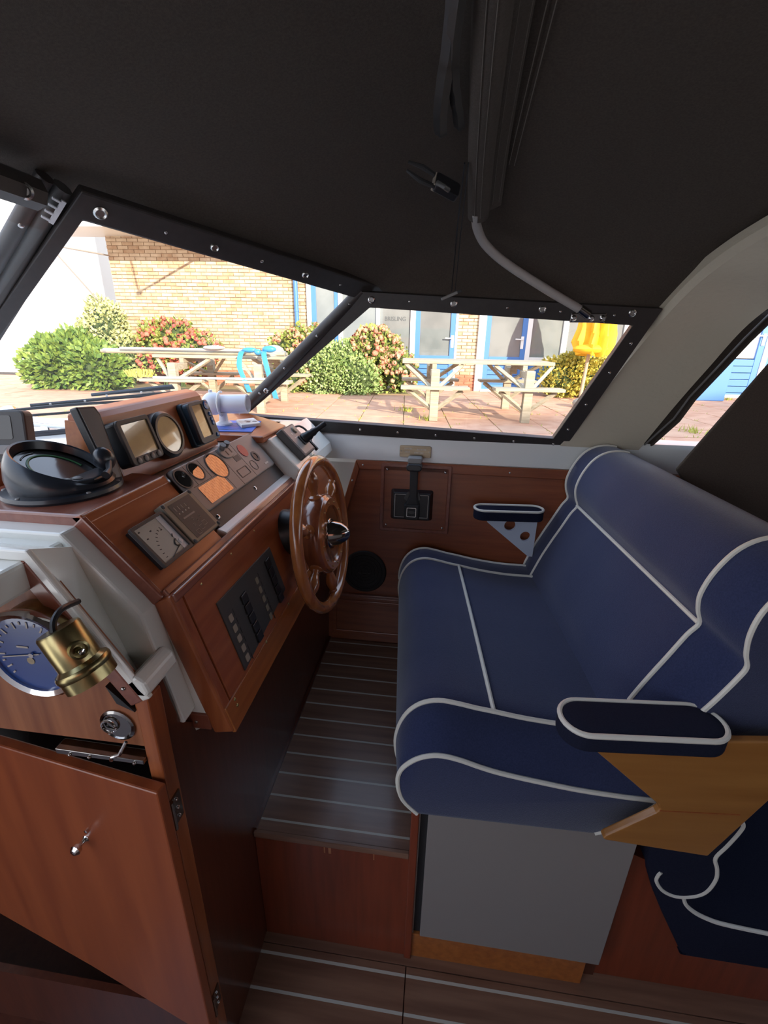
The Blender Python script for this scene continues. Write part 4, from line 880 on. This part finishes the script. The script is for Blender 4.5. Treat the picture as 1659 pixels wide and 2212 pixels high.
# far arm: white alloy bracket with holes and padded rest
FAr = frame((0, 1.572, 0), (1, 0, 0), (0, 0, 1))
brk = MB(RB @ FAr)
o_ = [(.322, .598), (.330, .565), (.494, .435), (.510, .435), (.510, .602), (.325, .602)]
def plate_with_holes(outer, holes, z0, z1, M, name, mat, parent):
    import bmesh
    me = D.meshes.new(name); bm = bmesh.new(); edges = []
    for loop in [outer] + [circ(x, y, r, 20) for x, y, r in holes]:
        vs = [bm.verts.new((p[0], p[1], z0)) for p in loop]
        for i in range(len(vs)): edges.append(bm.edges.new((vs[i], vs[(i + 1) % len(vs)])))
    r = bmesh.ops.triangle_fill(bm, edges=edges, use_beauty=True)
    fs = [g for g in r['geom'] if isinstance(g, bmesh.types.BMFace)]
    ex = bmesh.ops.extrude_face_region(bm, geom=fs)
    for v in [g for g in ex['geom'] if isinstance(g, bmesh.types.BMVert)]: v.co.z = z1
    bmesh.ops.recalc_face_normals(bm, faces=bm.faces)
    bm.transform(M); bm.to_mesh(me); bm.free(); me.materials.append(MA[mat])
    o = D.objects.new(name, me); COL.objects.link(o); attach(o, parent); return o
plate_with_holes([(.322, .60), (.328, .572), (.494, .437), (.510, .437), (.510, .60)], [(.412, .562, .021), (.473, .520, .019)], -.012, -.002, RB @ FAr, 'arm_bracket', 'armwhite', be)
pad2 = MB(RB).prism(rrect(.268, .515, 1.505, 1.578, .034, 8), .603, .640).build('arm_pad', 'navyd', be, True, bev=.005)
MB(RB).tube([(a, b, .641) for a, b in rrect(.270, .513, 1.507, 1.576, .034, 8)], PR * .9, 8, True).build('piping', 'piping', pad2, True)
# ================================================================ AFT LOUNGE SEAT
t = thing('aft_seat', 'dark navy aft lounge seat with cream piping, low at the right edge', 'seat', (.9, 1.1, -.44))
asp = [(.545, .19), (.66, .24), (.70, .235), (.709, .20), (.698, .15), (.681, .105), (.695, .07), (.700, .035), (.692, -.01), (.670, -.036), (.640, -.046), (.668, -.075), (.69, -.098), (.725, -.115), (.76, -.122), (.86, -.132), (1.3, -.15), (1.32, -.25), (1.25, -.268), (.74, -.268), (.705, -.262), (.68, -.235), (.555, .02)]
asc = [(p.x, p.y) for p in catmull([(a, b, 0) for a, b in asp], 4, True)]
MB().loft([row(scl(asc, .985), .778), row(asc, .784), row(asc, 1.55)], closed=True, caps=True).build('cushion', 'navyd', t, True)
cp = [(.690, .240), (.708, .222), (.706, .195), (.694, .15), (.681, .107), (.694, .07), (.700, .035), (.692, -.01), (.670, -.034), (.632, -.044), (.598, -.030), (.577, .0), (.576, .022), (.580, .034)]
MB().tube([(p.x, .779, p.y) for p in catmull([(a, b, 0) for a, b in cp], 5)], .0048, 8).build('piping', 'piping', t, True)
cp = [(.648, -.043), (.660, -.070), (.686, -.094), (.72, -.111), (.76, -.122), (.86, -.132), (1.0, -.142), (1.3, -.152)]
MB().tube([(p.x, .779, p.y) for p in catmull([(a, b, 0) for a, b in cp], 5)], .0048, 8).build('piping', 'piping', t, True)
MB().prism([(.51, -.44), (1.45, -.44), (1.45, -.20), (.72, -.20), (.58, .03), (.51, .06)], .796, 1.55, 'y').build('seat_base', 'mah_red', t)
MB().box(.60, 1.5, 1.50, 1.55, -.16, .62).build('end_cushion', 'navyd', t, bev=.01)
# ================================================================ OUTSIDE: QUAY FRAME
GZ = .2
Q = RO
wa = struct('water', 'dark water between the boat and the quay', quay=True)
MB(Q).box(-14, 12, 1.95, 4.35, -.40, -.35).build('water_surface', 'water', wa)
pv = struct('pavement', 'red square paving slabs with mossy joints on the quay', quay=True)
MB(Q).box(-24, 16, 4.32, 22, GZ - .35, GZ - .012).build('bed', 'moss', pv)
cand = []
SX, SY = .585, .50
for j in range(0, 15):
    for i in range(-30, 20):
        x0 = -.012 + i * SX; y0 = 4.36 + j * SY
        cand.append((math.hypot(x0 + .3, y0) + (3 if x0 < -9 or x0 > 8 else 0), x0, y0, i, j))
cand.sort(); meshes = []
rest = MB(Q)
for n_, (dist, x0, y0, i, j) in enumerate(cand):
    g = .006; h = random.uniform(-.004, .003)
    m_ = MB(Q) if n_ < 290 else rest
    m_.box(x0 + g, x0 + SX - g, y0 + g, y0 + SY - g, GZ - .03, GZ + h)
    if n_ < 290: m_.build('paving_slab', random.choice(('slab', 'slab', 'slab2')), pv, fix=False)
o = rest.build('paving_field', 'slab', pv); o['kind'] = 'stuff'
wd = MB(Q)
for k in range(420):
    if random.random() < .6: x, y = -.012 + random.randint(-9, 9) * SX + random.uniform(-.012, .012), random.uniform(4.6, 8.5)
    else: x, y = random.uniform(-5, 4), 4.36 + random.randint(0, 8) * SY + random.uniform(-.012, .012)
    hgt = random.uniform(.01, .035)
    for a in range(3):
        an = random.uniform(0, 6.28); wd.add([(x, y, GZ - .01), (x + .012 * math.cos(an), y + .012 * math.sin(an), GZ - .01), (x + .03 * math.cos(an + .5), y + .03 * math.sin(an + .5), GZ + hgt)], [(0, 1, 2)])
for cx, cy, n_ in ((.02, 6.9, 60), (.30, 6.15, 40), (2.6, 5.6, 40), (3.5, 5.7, 40), (6.3, 9.4, 50)):
    for k in range(n_):
        x, y = random.gauss(cx, .06), random.gauss(cy, .06); an = random.uniform(0, 6.28)
        wd.add([(x, y, GZ - .01), (x + .02 * math.cos(an), y + .02 * math.sin(an), GZ), (x + .05 * math.cos(an + .5), y + .05 * math.sin(an + .5), GZ + random.uniform(.03, .09))], [(0, 1, 2)])
o = wd.build('weeds', 'grass', None, fix=False); tag(o, 'small green weeds growing in the joints of the red paving', 'weeds', kind='stuff')
qb = struct('quay_edge', 'weathered timber beams along the quay edge', quay=True)
MB(Q).box(-14, 14, 4.20, 4.345, GZ - .10, GZ + .015).build('cap_beam', 'beam', qb, bev=.006)
MB(Q).box(-14, 14, 4.17, 4.34, GZ - .30, GZ - .11).build('beam', 'beam', qb, bev=.006)
MB(Q).box(-14, 14, 4.12, 4.30, GZ - .40, GZ - .31).build('beam', 'greywood', qb, bev=.006)
screw(qb, Q @ Vector((2.95, 4.165, GZ - .20)), Q.to_3x3() @ Vector((0, -1, 0)), .03, 'steel', 'bolt')
# ---------------- brick building
WY = 10.10
wb = struct('wall_building', 'yellow brick club house wall with a red brick plinth', quay=True)
MB(Q).box(-6.06, 12, WY + .014, WY + .5, 0, 3.4).build('backing', 'mortar', wb)
bricks = {'brick': [], 'brick2': [], 'brickred': []}
def brick_area(x0, x1, z0, z1, red=False):
    k = 0; z = z0
    while z < z1 - .02:
        x = x0 - (.11 if k % 2 else 0)
        while x < x1 - .01:
            a, b = max(x, x0), min(x + .208, x1)
            if b - a > .03:
                mat = 'brickred' if red or z < GZ + .30 else ('brick2' if random.random() < .33 else 'brick')
                bricks[mat].append((a, b, z, min(z + .0535, z1), random.uniform(-.004, .003)))
            x += .22
        z += .0652; k += 1
brick_area(-6.06, -2.06, GZ, 3.06); brick_area(1.03, 1.455, GZ, 2.4); brick_area(4.45, 5.9, GZ, 2.4); brick_area(7.4, 9.0, GZ, 2.4)
cnt = 0; allb = [(abs(b[0] - (-3.6)) * .35 + abs(b[2] - 2.1) if b[0] < -1 else abs(b[2] - 1.1) * .55, m, b) for m in bricks for b in bricks[m]]
allb.sort(key=lambda q: q[0]); restb = {m: MB(Q) for m in bricks}
for n_, (k, m, b) in enumerate(allb):
    mm = MB(Q) if n_ < 295 else restb[m]
    mm.box(b[0], b[1], WY - .002 + b[4], WY + .02, b[2], b[3])
    if n_ < 295: mm.build('brick', m, wb, fix=False)
for m in bricks:
    if restb[m].v: o = restb[m].build('brickwork', m, wb, fix=False); o['kind'] = 'stuff'
# ---------------- roof, eaves and awning brackets
rf = thing('roof', 'orange tiled roof with overhanging eaves above the brick wall', 'roof', (0, 10, 3.0), 0, quay=True)
MB(Q).prism([(9.15, 3.03), (9.15, 3.16), (15.5, 9.55), (15.5, 9.40), (10.2, 4.08), (10.2, 3.03)], -7.0, 12, 'x').build('roof_slab', 'whiteframe', rf)
rg = MB(Q); nx_, ny_ = 190, 22
rowsr = []
for j in range(ny_ * 2):
    s = (j // 2 + (j % 2) * .999) / ny_; lift = .05 * (1 - (j % 2))
    y = 9.08 + 6.4 * s; z = 3.15 + 6.4 * s + .015 - lift + .05
    rowsr.append([Vector((-7.05 + 19.0 * i / (nx_ * 4), y, z + .035 * abs(math.sin(PI * i / 4 * 1.0)))) for i in range(nx_ * 4 + 1)])
rg.loft(rowsr); o = rg.build('roof_tiles', 'rooftile', rf, fix=False); o['kind'] = 'stuff'
MB(Q).box(-7.05, 12, 9.10, 9.15, 3.0, 3.19).build('gutter_board', 'whiteframe', rf, bev=.005)
MB(Q).box(-7.02, -6.98, 9.1, 9.6, 3.03, 3.2).build('barge_board', 'greywood', rf)
for i, X in enumerate((-6.05, -3.75)):
    t = thing('awning_bracket', ('thin metal awning bracket at the left corner of the brick wall' if i == 0 else 'thin metal awning bracket under the eaves, whose shadow falls on the brick wall'), 'bracket', (X, 10.05, 2.68), 0, quay=True)
    if i == 0:
        MB(Q).tube([(X, 10.10, 2.69), (X, 8.42, 2.60)], .014, 8).build('arm', 'tube', t)
        MB(Q).tube([(X, 8.42, 2.60), (X, 9.9, 1.52)], .012, 8).build('stay', 'tube', t)
        MB(Q).tube([(X, 8.38, 2.62), (X, 8.46, 2.58)], .035, 10).build('joint', 'tube', t)
    else:
        MB(Q).tube([(X, 10.10, 2.90), (X + .06, 7.1, 3.22)], .022, 8).build('arm', 'tube', t)
        MB(Q).tube([(X + .06, 7.1, 3.20), (X, 7.1, 3.83)], .016, 8).build('stay', 'tube', t)
        MB(Q).tube([(X + .06, 7.06, 3.22), (X + .06, 7.16, 3.21)], .045, 10).build('joint', 'tube', t)
t = thing('drainpipe', 'blue drainpipe down the brick wall left of the blue framed doors', 'pipe', (-2.28, 10.03, .2), 0, quay=True)
MB(Q).tube([(-2.27, 10.03, GZ), (-2.27, 10.03, 3.0)], .045, 14).build('pipe', 'bluepaint', t, True)
for z in (.6, 1.7, 2.8): MB(Q).tube([(-2.27, 10.03, z), (-2.27, 10.03, z + .04)], .052, 14).build('pipe_clip', 'bluepaint', t, True)
# ---------------- doors and windows of the building
def qb_(par, name, mat, x0, x1, y0, y1, z0, z1, bev=.004): return MB(Q).box(x0, x1, y0, y1, z0, z1).build(name, mat, par, bev=bev)
def blue_door(name, lab, x0, x1, hand):
    d_ = struct(name, lab, quay=True)
    for a, b in ((x0, x0 + .10), (x1 - .10, x1)): qb_(d_, 'stile', 'bluepaint', a, b, WY - .05, WY + .0, GZ + .05, 2.45)
    qb_(d_, 'rail', 'bluepaint', x0 + .1, x1 - .1, WY - .048, WY, .82, .90); qb_(d_, 'rail', 'bluepaint', x0 + .1, x1 - .1, WY - .048, WY, GZ + .05, GZ + .15); qb_(d_, 'rail', 'bluepaint', x0 + .1, x1 - .1, WY - .048, WY, 2.35, 2.45)
    for i in range(5):
        z = .355 + i * .094; qb_(d_, 'board', 'bluepaint', x0 + .1, x1 - .1, WY - .038, WY, z, z + .085)
    qb_(d_, 'pane', 'pane', x0 + .1, x1 - .1, WY - .020, WY - .01, .90, 2.35, 0)
    qb_(d_, 'handle_plate', 'whiteframe', hand - .03, hand + .03, WY - .062, WY - .05, 1.06, 1.30)
    MB(Q).tube([(hand, WY - .06, 1.24), (hand, WY - .10, 1.24), (hand - .15, WY - .10, 1.245)], .013, 8).build('handle', 'whiteframe', d_)
    qb_(d_, 'threshold', 'whiteframe', x0 - .02, x1 + .02, WY - .10, WY, GZ, GZ + .05)
blue_door('door_1', 'blue door with tall pane left of the brick pier', .165, .985, .935)
blue_door('door_2', 'blue door with tall pane right of the brick pier', 1.605, 2.44, 2.36)
wf = struct('window_5', 'white framed shop windows with faint lettering left of the blue door', quay=True)
for a, b in ((-2.06, -1.97), (-1.42, -1.33), (-.645, -.565), (.06, .165), (.985, 1.035)): qb_(wf, 'post', 'whiteframe', a, b, WY - .06, WY + .03, GZ, 2.5)
qb_(wf, 'side_stile', 'bluepaint', -1.97, -1.87, WY - .04, WY, GZ, 2.45); qb_(wf, 'side_stile', 'bluepaint', -1.50, -1.42, WY - .04, WY, GZ, 2.45)
qb_(wf, 'pane', 'pane', -1.87, -1.50, WY - .02, WY - .01, .6, 2.4, 0)
qb_(wf, 'pane', 'pane', -1.33, -.645, WY - .02, WY - .01, .5, 2.4, 0); qb_(wf, 'pane', 'pane', -.565, .06, WY - .02, WY - .01, .5, 2.4, 0)
for a, b in ((-1.97, -1.42), (-1.33, -.645), (-.565, .06)): qb_(wf, 'sill', 'whiteframe', a, b, WY - .08, WY, GZ, .5)
def text3(s, size, M, name, mat, parent, ext=.002, outline=0):
    cu = D.curves.new(name, 'FONT'); cu.body = s; cu.size = size; cu.extrude = ext; cu.resolution_u = 2; cu.align_x = 'CENTER'
    tmp = D.objects.new('tmp_text', cu); COL.objects.link(tmp)
    dg = bpy.context.evaluated_depsgraph_get(); me = D.meshes.new_from_object(tmp.evaluated_get(dg)); D.objects.remove(tmp); D.curves.remove(cu)
    me.transform(M); me.materials.clear(); me.materials.append(MA[mat]); me.name = name
    o = D.objects.new(name, me); COL.objects.link(o); attach(o, parent); return o
MA['letter'] = pbr('window_letter', (.075, .085, .09), .5)
TX = Q @ frame((0, WY - .023, 1.50), (1, 0, 0), (0, 0, 1))
text3('BRISLING', .115, TX @ Matrix.Translation((-.25, .06, 0)) @ Matrix.Diagonal((.92, 1, 1, 1)), 'lettering', 'letter', wf)
w6 = struct('window_6', 'white framed window right of the second blue door', quay=True)
for a, b in ((1.455, 1.605), (2.44, 2.535), (3.155, 3.26), (4.36, 4.45)): qb_(w6, 'post', 'whiteframe', a, b, WY - .06, WY + .03, GZ, 2.5)
for a, b in ((2.535, 3.155), (3.26, 4.36)):
    qb_(w6, 'pane', 'pane', a, b, WY - .02, WY - .01, .9, 2.4, 0); qb_(w6, 'rail', 'whiteframe', a, b, WY - .05, WY + .02, .84, .90); qb_(w6, 'lower_panel', 'bluepaint', a, b, WY - .03, WY + .01, GZ, .84)
qb_(w6, 'stile', 'bluepaint', 3.80, 3.86, WY - .045, WY - .01, .9, 2.4)
d3 = struct('door_3', 'blue door with white frame beyond the aft opening', quay=True)
for a, b in ((6.10, 6.18), (7.02, 7.12)): qb_(d3, 'post', 'whiteframe', a, b, WY - .3, WY + .02, GZ + .05, 2.5)
qb_(d3, 'threshold', 'whiteframe', 6.1, 7.12, WY - .31, WY, GZ, GZ + .06)
for i in range(5): qb_(d3, 'board', 'bluepaint', 6.18, 6.90, WY - .28, WY - .1, .30 + i * .13, .42 + i * .13)
qb_(d3, 'stile', 'bluepaint', 6.90, 7.02, WY - .285, WY - .1, GZ + .06, 2.4); qb_(d3, 'pane', 'whitewall', 6.18, 6.90, WY - .25, WY - .2, .96, 2.3, 0)
qb_(d3, 'rail', 'bluepaint', 6.18, 6.9, WY - .285, WY - .1, GZ + .06, .29); 
qb_(d3, 'handle_plate', 'whiteframe', 6.93, 6.99, WY - .30, WY - .285, 1.2, 1.42)
MB(Q).tube([(6.96, WY - .30, 1.38), (6.96, WY - .34, 1.38), (6.82, WY - .34, 1.38)], .014, 8).build('handle', 'whiteframe', d3)
qb_(d3, 'notice_board', 'whiteframe', 6.12, 6.42, WY - .33, WY - .31, .66, .92)
for i in range(9): qb_(d3, 'wall_board', 'bluepaint', 7.12 + i * .14, 7.25 + i * .14, WY - .26, WY - .1, GZ, 2.5)
sg = qb_(d3, 'sign', 'whiteframe', 7.20, 7.62, WY - .29, WY - .27, 1.42, 1.80)
for i in range(4): qb_(d3, 'sign_line', 'grey', 7.24, 7.58, WY - .293, WY - .289, 1.49 + i * .07, 1.515 + i * .07, 0)
tag(MB(Q).prism([(5.55, GZ), (6.08, GZ), (6.08, 1.15), (5.55, 1.15)], 9.15, 9.22, 'y').build('screen_panel', 'bluepaint', None, bev=.01), 'pale blue screen panel standing on the paving beside the far blue door', 'screen')
wh = struct('wall_hall', 'large white hall far left behind the bushes', quay=True)
MB(Q).box(-34, -7.3, 11.75, 24, -.1, 6.5).build('wall_block', 'whitewall', wh)
MB(Q).box(-34, -7.25, 11.7, 11.75, -.1, .26).build('hall_plinth', 'dgrey', wh)
sh = struct('wall_sun_block', 'unseen tall block added on the opposite bank to shade the boat from the low sun', quay=True)
hx, hy = .527 * 30, -.85 * 30
MB(Q @ Matrix.Translation((hx, hy, 0)) @ Matrix.Rotation(math.atan2(-.85, .527) + PI / 2, 4, 'Z')).box(-22, 22, -6, 0, -.4, 12.0).build('wall_block', 'brickred', sh)  # out of view, added only to keep the low sun off the boat
# ---------------- picnic tables
def picnic(name, lab, ox, oy):
    t = thing(name, lab, 'picnic table', (ox, oy, GZ), 0, 'picnic tables on the paving', quay=True)
    def b(nm, *a, **k): return MB().box(*a).build(nm, 'greywood', t, bev=.006, local=True, **k)
    for i in range(5): b('top_plank', -.03, 1.99, .30 + i * .145, .30 + i * .145 + .138, .705, .750)
    for X in (.40, 1.60):
        b('top_bearer', X - .03, X + .03, .28, 1.04, .640, .705)
        for y, by in ((.0, -1), (1.30, 1)):
            b('post', X - .055, X + .055, y - .05, y + .05, .0, .655 if by < 0 else .66)
            b('post', X - .05, X + .05, min(y, y - by * .36), max(y, y - by * .36), .555, .640) 
            yy = y - .12 if by < 0 else y - .10
            for k in range(2): b('seat_plank', X - .44, X + .44, yy + k * .125, yy + k * .125 + .118, .405, .445)
            for s in (-1, 1):
                MB().tube([(X + s * .03, y, .15), (X + s * .36, y, .395)], .030, 4).build('brace', 'greywood', t, local=True)
                MB().tube([(X + s * .04, y + (.0 if by < 0 else 0), .42), (X + s * .38, y - by * .36, .69)], .030, 4).build('brace', 'greywood', t, local=True)
    return t
picnic('picnic_table', 'weathered picnic table with an empty top, right of the flowering bushes', -.02, 6.10)
picnic('picnic_table', 'weathered picnic table carrying spars and a blue strap, before the brick wall', -3.62, 6.42)
TZ = GZ + .75
t = thing('mast_bundle', 'long grey spars lying along the left picnic table top', 'spars', (-3.4, 6.85, TZ), 0, quay=True)
for k, (y, r) in enumerate(((6.80, .028), (6.88, .035), (6.97, .025))): MB(Q).tube([(-4.35 - .1 * k, y, TZ + r), (-1.75, y + .02, TZ + r)], r, 10).build('spar', 'greywood' if k != 1 else 'grey', t, True)
MB(Q).tube([(-4.1, 6.72, TZ + .075), (-2.2, 6.74, TZ + .07)], .018, 8).build('spar', 'tube', t, True)
tag(MB(Q).ell((-2.72, 6.70, TZ + .105), .16, .07, .028).build('cloth', 'paper', None, True), 'white cloth lying on the left picnic table', 'cloth')
tag(MB(Q).lathe([(.16, 0), (.16, .02), (.13, .10), (.07, .14), (0, .15)], 24, (-1.93, 6.95, TZ + .002)).build('dome_cover', 'stone', None, True), 'grey dome shaped cover on the left picnic table behind the blue strap', 'cover')
t = thing('blue_strap', 'shiny blue ribbon strap tied round the spars and hanging off the left picnic table', 'strap', (-2.1, 6.35, TZ), 0, quay=True)
def ribbon(pts, w, par):
    P = catmull(pts, 6); MB(Q).loft([[p + Vector((-w, 0, 0)) for p in P], [p + Vector((0, -.006, .004)) for p in P], [p + Vector((w, 0, 0)) for p in P]]).build('ribbon', 'ribbon', par, True, fix=False)
ribbon([(-2.22, 6.62, TZ + .10), (-2.24, 6.42, TZ + .05), (-2.26, 6.36, TZ - .12), (-2.20, 6.34, TZ - .30), (-2.14, 6.34, TZ - .46)], .036, t)
ribbon([(-1.96, 6.62, TZ + .10), (-1.93, 6.42, TZ + .04), (-1.88, 6.36, TZ - .15), (-1.82, 6.34, TZ - .38), (-1.78, 6.34, TZ - .54)], .036, t)
for c, rr in (((-2.14, 6.48, TZ + .085), (.11, .05, .035)), ((-2.02, 6.45, TZ + .06), (.05, .05, .04)), ((-1.88, 6.52, TZ + .10), (.10, .05, .045))): MB(Q).ell(c, *rr, 12, 8).build('knot', 'ribbon', t, True)
t = thing('deck_broom', 'yellow bristled broom with a white pole lying on the left table seat', 'broom', (-3.6, 6.30, GZ + .45), 0, quay=True)
MB(Q).tube([(-3.45, 6.30, GZ + .465), (-1.92, 6.36, GZ + .465)], .016, 10).build('pole', 'whiteframe', t, True)
for a in (-3.2, -2.9, -2.45): MB(Q).tube([(a, 6.31 + (a + 3.45) * .04, GZ + .465), (a + .14, 6.315 + (a + 3.45) * .04, GZ + .465)], .018, 10).build('grip', 'black', t, True)
MB(Q).prism([(-3.82, .445), (-3.46, .445), (-3.50, .475), (-3.78, .475)], 6.28, 6.34, 'y').build('head', 'dgrey', t)
o = MB(Q)
for i in range(60):
    a = -3.80 + .32 * i / 59; o.tube([(a, 6.30 + random.uniform(-.02, .04), GZ + .47), (a + (a + 3.64) * .35, 6.30 + random.uniform(-.03, .05), GZ + .58 - abs(a + 3.64) * .18)], .004, 4)
tag(o.build('bristles', 'broom', t, fix=False), '', '') if False else o.build('bristles', 'broom', t, fix=False)
# ---------------- parasol
t = thing('parasol', 'closed yellow parasol on a wooden pole beside the yellow bush', 'parasol', (3.22, 8.7, GZ), 0, quay=True)
PX, PY = 3.24, 8.7
MB(Q).tube([(PX - .03, PY, GZ), (PX + .05, PY, 2.5)], .030, 12).build('pole', 'pole', t, True)
fr_ = []
for j in range(9):
    z = 1.02 + 1.35 * j / 8; base = (.24, .29, .27, .25, .23, .20, .16, .11, .04)[j]
    fr_.append([Vector((PX + .03 + (.10 if 1 < j < 4 else .03) * .4 + (base * (1 + .28 * math.sin(9 * a + j * .5))) * math.cos(a), PY + (base * (1 + .28 * math.sin(9 * a + j * .5))) * math.sin(a), z + .05 * math.sin(a * 2 + 1) * (1 if j < 3 else .3))) for a in [2 * PI * i / 72 for i in range(72)]])
MB(Q).loft(fr_, closed=True, caps=True).build('cloth', 'yellow', t, True)
MB(Q).ell((PX - .03, PY - .12, 1.10), .30, .20, .09, 24, 8).build('gathered_hem', 'yellow', t, True)
tag(MB(Q).ell((2.95, 7.75, GZ + .07), .20, .16, .10, 14, 8).build('stone', 'stone', None, True), 'rounded stone lying on the paving left of the parasol', 'stone')
# ---------------- shrubs
def shrub(name, lab, cat, lumps, n, size, mat, flowers=None, fsize=.06, fmat='flower', long=1.0):
    cx = sum(l[0] for l in lumps) / len(lumps); cy = sum(l[1] for l in lumps) / len(lumps)
    t = thing(name, lab, cat, (cx, cy, GZ), 0, quay=True)
    st = MB(Q)
    for l in lumps:
        for k in range(4): st.tube([(l[0] + random.uniform(-.1, .1), l[1] + .05, GZ), (l[0] + random.uniform(-.5, .5) * l[3], l[1] + random.uniform(-.2, .2), l[2])], .015, 5)
        st.ell((l[0], l[1] + .06, l[2]), l[3] * .80, l[4] * .78, l[5] * .82, 12, 8)
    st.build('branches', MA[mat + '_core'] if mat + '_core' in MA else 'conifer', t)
    m_ = MB(Q); tot = sum(l[3] * l[5] for l in lumps)
    def surf(l, rmin=.72):
        while True:
            v = Vector((random.gauss(0, 1), random.gauss(0, 1), random.gauss(0, 1))).normalized()
            if v.y < .5: break
        r = random.uniform(rmin, 1.04) * (1 + .10 * math.sin(5 * v.x + 3 * v.z + l[0]) + .06 * math.sin(11 * v.x - 7 * v.z))
        p = Vector((l[0] + v.x * l[3] * r, l[1] + v.y * l[4] * r, l[2] + v.z * l[5] * r)); return p, v
    for l in lumps:
        for k in range(int(n * l[3] * l[5] / tot)):
            p, v = surf(l)
            if p.z < GZ: p.z = GZ + random.uniform(0, .06)
            d_ = (v + Vector((random.uniform(-.8, .8), random.uniform(-.8, .8), random.uniform(-.3, .9)))).normalized()
            s_ = d_.cross(Vector((random.uniform(-1, 1), random.uniform(-1, 1), random.uniform(-1, 1)))).normalized()
            L = size * random.uniform(.7, 1.3) * long; w = size * random.uniform(.35, .5)
            m_.add([p, p + d_ * L * .5 + s_ * w, p + d_ * L, p + d_ * L * .5 - s_ * w], [(0, 1, 2, 3)])
    m_.build('foliage', mat, t, fix=False)
    if flowers:
        fm = MB(Q)
        for k in range(flowers):
            l = random.choices(lumps, [q[3] * q[5] for q in lumps])[0]; p, v = surf(l, .95)
            if p.z < GZ + .12: continue
            s_ = fsize * random.uniform(.7, 1.25)
            for q in range(9):
                w_ = Vector((random.gauss(0, 1), random.gauss(0, 1) - .3, random.gauss(0, 1))).normalized(); c = p + w_ * s_ * .55
                u_ = w_.orthogonal().normalized() * s_ * .62; x_ = w_.cross(u_).normalized() * s_ * .62
                fm.add([c + u_, c + x_, c - u_, c - x_, c + w_ * s_ * .2], [(0, 1, 4), (1, 2, 4), (2, 3, 4), (3, 0, 4)])
        fm.build('flower_heads', fmat, t, fix=False)
    return t
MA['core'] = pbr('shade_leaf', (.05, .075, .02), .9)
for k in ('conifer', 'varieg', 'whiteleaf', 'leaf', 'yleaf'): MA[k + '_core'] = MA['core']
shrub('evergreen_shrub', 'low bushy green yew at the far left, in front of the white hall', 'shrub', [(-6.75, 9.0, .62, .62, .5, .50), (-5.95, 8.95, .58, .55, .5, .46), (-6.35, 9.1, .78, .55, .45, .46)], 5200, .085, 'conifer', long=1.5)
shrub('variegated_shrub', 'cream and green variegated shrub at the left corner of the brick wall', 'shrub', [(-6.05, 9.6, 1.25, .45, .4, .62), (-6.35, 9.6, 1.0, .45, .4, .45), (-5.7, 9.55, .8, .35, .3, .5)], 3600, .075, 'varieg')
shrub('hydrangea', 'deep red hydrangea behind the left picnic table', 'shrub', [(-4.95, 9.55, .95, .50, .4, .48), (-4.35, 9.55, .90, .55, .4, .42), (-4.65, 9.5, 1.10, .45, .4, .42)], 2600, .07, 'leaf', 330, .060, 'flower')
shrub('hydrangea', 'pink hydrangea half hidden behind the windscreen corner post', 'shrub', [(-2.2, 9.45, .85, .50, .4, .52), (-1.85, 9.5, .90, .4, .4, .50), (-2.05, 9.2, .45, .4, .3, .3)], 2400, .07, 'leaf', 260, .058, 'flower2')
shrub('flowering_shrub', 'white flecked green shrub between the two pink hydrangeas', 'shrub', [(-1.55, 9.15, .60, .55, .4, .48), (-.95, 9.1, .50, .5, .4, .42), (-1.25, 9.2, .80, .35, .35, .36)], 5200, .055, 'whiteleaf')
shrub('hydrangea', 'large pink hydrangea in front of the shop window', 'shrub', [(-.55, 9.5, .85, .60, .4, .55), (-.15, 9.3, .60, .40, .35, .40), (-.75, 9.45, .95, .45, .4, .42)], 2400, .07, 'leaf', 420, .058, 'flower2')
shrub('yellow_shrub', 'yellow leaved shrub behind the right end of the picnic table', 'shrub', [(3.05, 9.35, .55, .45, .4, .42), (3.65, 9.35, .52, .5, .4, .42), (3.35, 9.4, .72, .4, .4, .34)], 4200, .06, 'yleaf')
tag(MB(Q).box(-7.4, .3, 9.0, 10.05, GZ - .02, GZ + .015).build('planting_bed', 'moss', None), 'earth planting bed under the shrubs along the brick wall', 'flower bed')
